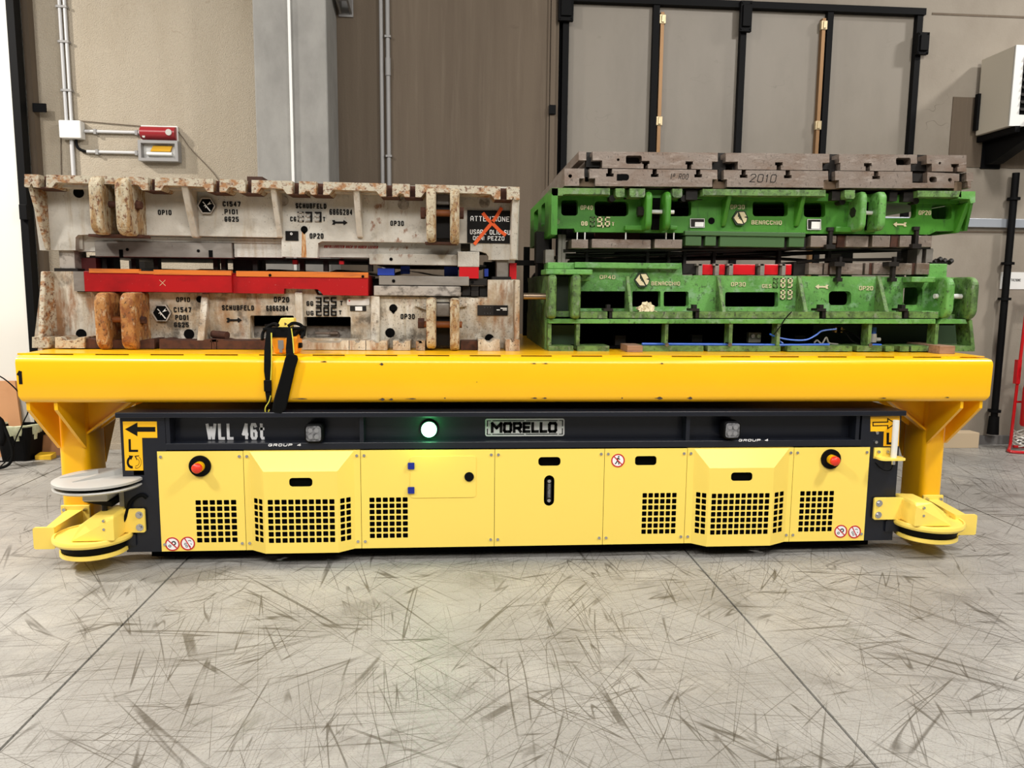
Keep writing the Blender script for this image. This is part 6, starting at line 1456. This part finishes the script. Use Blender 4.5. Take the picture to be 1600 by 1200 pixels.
block(s2_, 1305, 1425.5, yt2, yb2, tops=[1369], notch_bl=6)
obj('plate_block', M().pp([(1425.5, 285.5), (1449, 286), (1449, 269), (1492, 271), (1499, 272), (1499, 283), (1491, 283), (1491, 294), (1425.5, 293.5)], PLY, PLB, [rr(1452, 276, 1464, 285, 4), circ(1484.5, 281, 3.2, 12)]), steel_m, s2_)
obj('plate_block', M().pp([(1510, 269.5), (1521, 269.5), (1521, 283), (1517, 283.5), (1517, 294), (1512, 294), (1512, 284), (1510, 283)], PLY, PLB), steel_m, s2_)
m = M()
for a, b, ct in ((905, 928, 277), (1114, 1136, 280), (1286, 1312, 281), (1491, 1503, 284)): m.bp(a, ct, b, ct + 14.5, PLY + .05, PLY + .2)
obj('slot_spacer', m, mat('ochre_steel', lin(112, 92, 72), .6, .3), s2_)
m = M()
for a, b in ((914, 920), (1122, 1130), (1295, 1304), (1426, 1448), (1500, 1510)): m.bp(a, 265 if a < 1400 else 271, b, 284, PLY + .05, PLY + .12)
x, z = at(916, 267, PLY + .1); m.cyl((x, PLY + .1, z - .04), (x, PLY + .1, z + .02), .018, 12)
obj('gap_shade_filler', m, dark_m, s2_)  # dark pieces paint the shade of the deep gaps
a_, b_ = at(945, 280, PLY), at(983, 272, PLY)
obj('key_slot', M().prism(rr(b_[0] - .07, a_[1] - .005, b_[0] - .0, b_[1] + .0, .018), PLY - .002, PLY + .001).bp(964, 272, 972.5, 282, PLY - .003, PLY + .001), deep_m, s2_)
text('1o R00', 1047, 1075, 271.5, 280, PLY, dark_m, s2_, depth=.0015, shear=.15, wt=.10, label='handwritten 1° R00')
text('2010', 1171, 1212, 272, 285, PLY, dark_m, s2_, wt=.09, depth=.0015, shear=.15, label='handwritten 2010')
s1_ = thing('slotted_plate', 'upper row of slotted brown grey steel plate blocks on top of green die', 'steel plate', (2.1, 1.0, at(1150, 265, PLY)[1]))
block(s1_, 904.5, 916, yt1, lambda x: yb1(x) - 12)
block(s1_, 926, 1121.5, yt1, yb1, bots=[1009, 1077], notch_bl=15, notch_br=9, holes=[circ(966, 249.5, 2.2, 10), rr(978, 243, 1003, 256, 3)])
block(s1_, 1134, 1296, yt1, yb1, bots=[1217], notch_bl=19, notch_br=11)
block(s1_, 1311, 1433, yt1, yb1, bots=[1356], notch_bl=2, notch_br=10, holes=[rr(1400, 246.5, 1423, 258, 3)])
block(s1_, 1448, 1510, yt1, yb1, bots=[1492.5], notch_bl=8, holes=[circ(1468.5, 255, 2.2, 10)])
m = M()
for a, b, y0 in ((916, 938, 246), (1112, 1134, 250), (1144, 1152, 252), (1286, 1311, 250), (1423, 1448, 252)): m.bp(a, y0, b, y0 + 15, PLY + .06, PLY + .12)
m.bp(1122, 239, 1133.5, 250, PLY + .10, PLY + .16).bp(1296.5, 241, 1310.5, 252, PLY + .10, PLY + .16).bp(1433.5, 242, 1447.5, 254, PLY + .10, PLY + .16).bp(916.5, 238, 925.5, 247, PLY + .10, PLY + .16)
m.bp(978, 242, 1004, 257, PLY + .08, PLY + .12).bp(1399, 246, 1424, 259, PLY + .08, PLY + .12)
obj('gap_shade_filler', m, dark_m, s1_)  # dark colour here stands for shade in the gaps and openings

# ------------------------------------------------------------------ loose things on the table and the dies
x0, z0_ = at(979.5, 546, .30); x1, _ = at(1003.5, 546, .30)
obj('timber_block', M().box(x0, x1, .285, .50, ZD, ZD + .045), wood_m, label='small timber block under the left end of the green die foot', cat='timber', bevel=.003)
x0, _ = at(1464, 546, .27); x1, _ = at(1488, 546, .27)
obj('timber_block', M().box(x0, x1, .24, .62, ZD, ZD + .055), wood_m, label='timber block under the right end of the green die', cat='timber', bevel=.003)
a = at(383.5, 290, YR + .1); b = at(407.5, 272, YR + .1)
obj('timber_wedge', M().box(a[0] - .0, b[0], YR + .14, YR + .75, at(395, 286, YR)[1], b[1] - .01), dwood_m, label='dark oil soaked timber block standing on top of the white die', cat='timber', bevel=.003)
m = M(); rnd = random.Random(4); x, z = at(1010, 479, .43); vs = []; nU, nV = 9, 7
for j in range(nV):
    for i in range(nU):
        u_, w_ = i / (nU - 1), j / (nV - 1); vs.append((x - .055 + .11 * u_ + rnd.uniform(-.010, .010), .40 + .06 * w_ + rnd.uniform(-.012, .012), z - .035 + .075 * w_ * (1 - abs(u_ - .55) * 1.2) + rnd.uniform(-.012, .012)))
m.add(vs, [(j * nU + i, j * nU + i + 1, (j + 1) * nU + i + 1, (j + 1) * nU + i) for j in range(nV - 1) for i in range(nU - 1)])
o = obj('crumpled_paper', m, paper_m, label='crumpled stained paper in a window of the lower green die', cat='paper')
so = o.modifiers.new('thick', 'SOLIDIFY'); so.thickness = .003
# film on top of the white die and behind it
m = M(); vs = []; nU, nV = 18, 6; x0, x1 = at(95, 270, .9)[0], at(165, 270, .9)[0]; zz = zt_
for j in range(nV):
    for i in range(nU):
        u_, w_ = i / (nU - 1), j / (nV - 1); vs.append((x0 + (x1 - x0) * u_ + rnd.uniform(-.01, .01), .75 + .3 * w_, zz + .006 + .05 * math.sin(PI * u_) * math.sin(PI * w_) + rnd.uniform(0, .02)))
m.add(vs, [(j * nU + i, j * nU + i + 1, (j + 1) * nU + i + 1, (j + 1) * nU + i) for j in range(nV - 1) for i in range(nU - 1)])
o = obj('plastic_film', m, film_m, label='crumpled clear plastic film lying on top of the white die at its left end', cat='film')
so = o.modifiers.new('thick', 'SOLIDIFY'); so.thickness = .002
# radio remote control with straps
RY = .06
a = at(419, 552, RY); b = at(467, 526, RY)
rx0, rx1 = a[0], b[0]; rz1 = b[1]
rc = thing('remote_control', 'amber radio remote control with black neck strap hanging over the beam', 'remote control', ((rx0 + rx1) / 2, RY + .09, ZD))
obj('body', M().hexa([(rx0 + .03, RY + .02, ZD), (rx1 - .02, RY + .02, ZD), (rx1 - .02, RY + .17, ZD), (rx0 + .03, RY + .17, ZD)], [(rx0 + .015, RY, rz1), (rx1 - .01, RY, rz1), (rx1 - .01, RY + .18, rz1 + .02), (rx0 + .015, RY + .18, rz1 + .02)]), orng_m, rc, bevel=.012)
obj('front_label', M().bp(434.5, 531.5, 443, 545, RY + .004, RY + .012).bp(436.5, 545, 441, 551, RY + .004, RY + .012), pvcd_m, rc)
obj('side_button', M().bp(464, 536, 471, 544, RY + .05, RY + .09), black_m, rc, bevel=.004)
obj('top_panel', M().hexa([(rx0 + .03, RY + .01, rz1), (rx1 - .02, RY + .01, rz1), (rx1 - .02, RY + .17, rz1 + .02), (rx0 + .03, RY + .17, rz1 + .02)], [(rx0 + .035, RY + .02, rz1 + .018), (rx1 - .025, RY + .02, rz1 + .018), (rx1 - .025, RY + .16, rz1 + .045), (rx0 + .035, RY + .16, rz1 + .045)]), black_m, rc)
q = [at(p[0], p[1], RY + .06) for p in ((434.5, 513.5), (436, 504), (439.5, 497), (459.5, 497), (460, 504), (453, 513))]
p_ = obj('yellow_hood', M().prism(q, RY + .05, RY + .12), panel_m, rc, bevel=.004)
x, z = at(446, 506, RY + .05); obj('triangle_mark', M().prism(circ(x, z, .010, 3), RY + .047, RY + .051), brown_m, p_)
for pts in (([(471, 528), (474, 517), (468, 508), (458, 505), (452, 509)]), ([(410, 531), (409, 521), (416, 512), (428, 506), (436, 508)]), ([(411, 515), (430, 514), (452, 514), (474, 513)])):
    for yy in (RY - .005,):
        qq = [at(c_, d_, yy) for c_, d_ in pts]; obj('guard_bar', M().tube([(e_, yy + .03 * math.sin(i), f_) for i, (e_, f_) in enumerate(qq)], .010, 8), rubber_m, rc, smooth=40)
obj('front_shade', M().bp(420, 514, 455, 527, RY - .004, RY + .05), black_m, rc)
obj('joystick', M().cyl((rx0 - .01, RY + .1, rz1), (rx0 - .02, RY + .1, rz1 + .07), .02, 12).cyl((rx1 - .0, RY + .1, rz1), (rx1 + .01, RY + .1, rz1 + .06), .02, 12), rubber_m, rc, smooth=40)
def ribbon(spec, th=.004):
    """strap given as rows of (left px, right px, py, depth)"""
    vs = []
    for a_, b_, y_, Y_ in spec:
        p = at(a_, y_, Y_); q_ = at(b_, y_, Y_); vs += [(p[0], Y_, p[1]), (q_[0], Y_, q_[1])]
    n = len(spec); k = len(vs); V2 = vs + [(c_[0], c_[1] + th, c_[2]) for c_ in vs]
    fs = []
    for i in range(n - 1):
        fs += [(2 * i, 2 * i + 1, 2 * i + 3, 2 * i + 2), (k + 2 * i + 2, k + 2 * i + 3, k + 2 * i + 1, k + 2 * i), (2 * i, 2 * i + 2, k + 2 * i + 2, k + 2 * i), (2 * i + 3, 2 * i + 1, k + 2 * i + 1, k + 2 * i + 3)]
    fs += [(0, k, k + 1, 1), (2 * n - 2, 2 * n - 1, k + 2 * n - 1, k + 2 * n - 2)]
    return M().add(V2, fs)
yel = lin(206, 196, 60)
sy = mat('yellow_edge', yel, .6)
obj('strap', ribbon([(417, 428, 514, .02), (415, 424, 528, .01), (413, 424, 545, .0), (412.5, 424, 562, -.012), (412.5, 424, 580, -.014), (414.5, 423, 596, -.014)]), rubber_m, rc)
obj('strap_edge', ribbon([(423, 425, 520, .015), (423.5, 425, 545, -.004), (423.5, 425, 570, -.017), (422, 423.5, 596, -.017)]), sy, rc, label='yellow strap edge')
obj('buckle', M().bp(412, 594, 424, 612, -.022, -.008), black_m, rc, bevel=.004)
obj('thin_strap', ribbon([(414, 424, 610, -.014), (416, 424, 624, -.013), (417, 420, 636, -.013)]), rubber_m, rc)
qq = [at(c_, d_, -.014) for c_, d_ in ((423, 618), (420, 628), (415, 636), (414.5, 643), (418, 645.5), (421, 640))]
obj('cord_hook', M().tube([(e_, -.014, f_) for e_, f_ in qq], .0035, 6), sy, rc)
obj('strap', ribbon([(450, 455, 513, .02), (448, 457, 528, .01), (446.5, 459, 545, .0), (447, 459.5, 556, -.012), (449, 460, 568, -.016)]), rubber_m, rc)
obj('strap_edge', ribbon([(454.5, 456, 513, .018), (456.5, 458, 528, .007), (458.5, 460, 552, -.012)]), sy, rc)
pad = [(448, 553), (452, 551.5), (464, 556), (465, 562), (461, 575), (453, 610), (446, 640), (440, 648), (427, 646), (424.5, 640), (428, 622), (438, 588), (445, 560)]
obj('shoulder_pad', M().pp(pad[::-1], -.036, -.012), rubber_m, rc, bevel=.008, label='thick black shoulder pad')
# dark stand between the dies, against the wall side
x0, x1 = at(826, 450, 2.3)[0], at(834, 450, 2.3)[0]
bs = thing('tool_stand', 'black steel post with brackets standing between the white and green dies', 'stand', ((x0 + x1) / 2, 2.06, ZD))
xm = at(822, 450, 2.02)[0]
obj('post', M().box(xm - .025, xm + .025, 1.98, 2.03, ZD, at(822, 386, 2.0)[1]), black_m, bs)
obj('cross_arm', M().box(xm - .1, xm + .22, 1.97, 2.02, at(830, 415, 2.0)[1], at(830, 407, 2.0)[1]), dark_m, bs)
obj('coil', M().cyl((xm + .14, 1.98, at(840, 440, 2.)[1]), (xm + .14, 2.06, at(840, 440, 2.)[1]), .10, 20).box(xm + .05, xm + .22, 1.97, 2.06, ZD, ZD + .28), dark_m, bs)
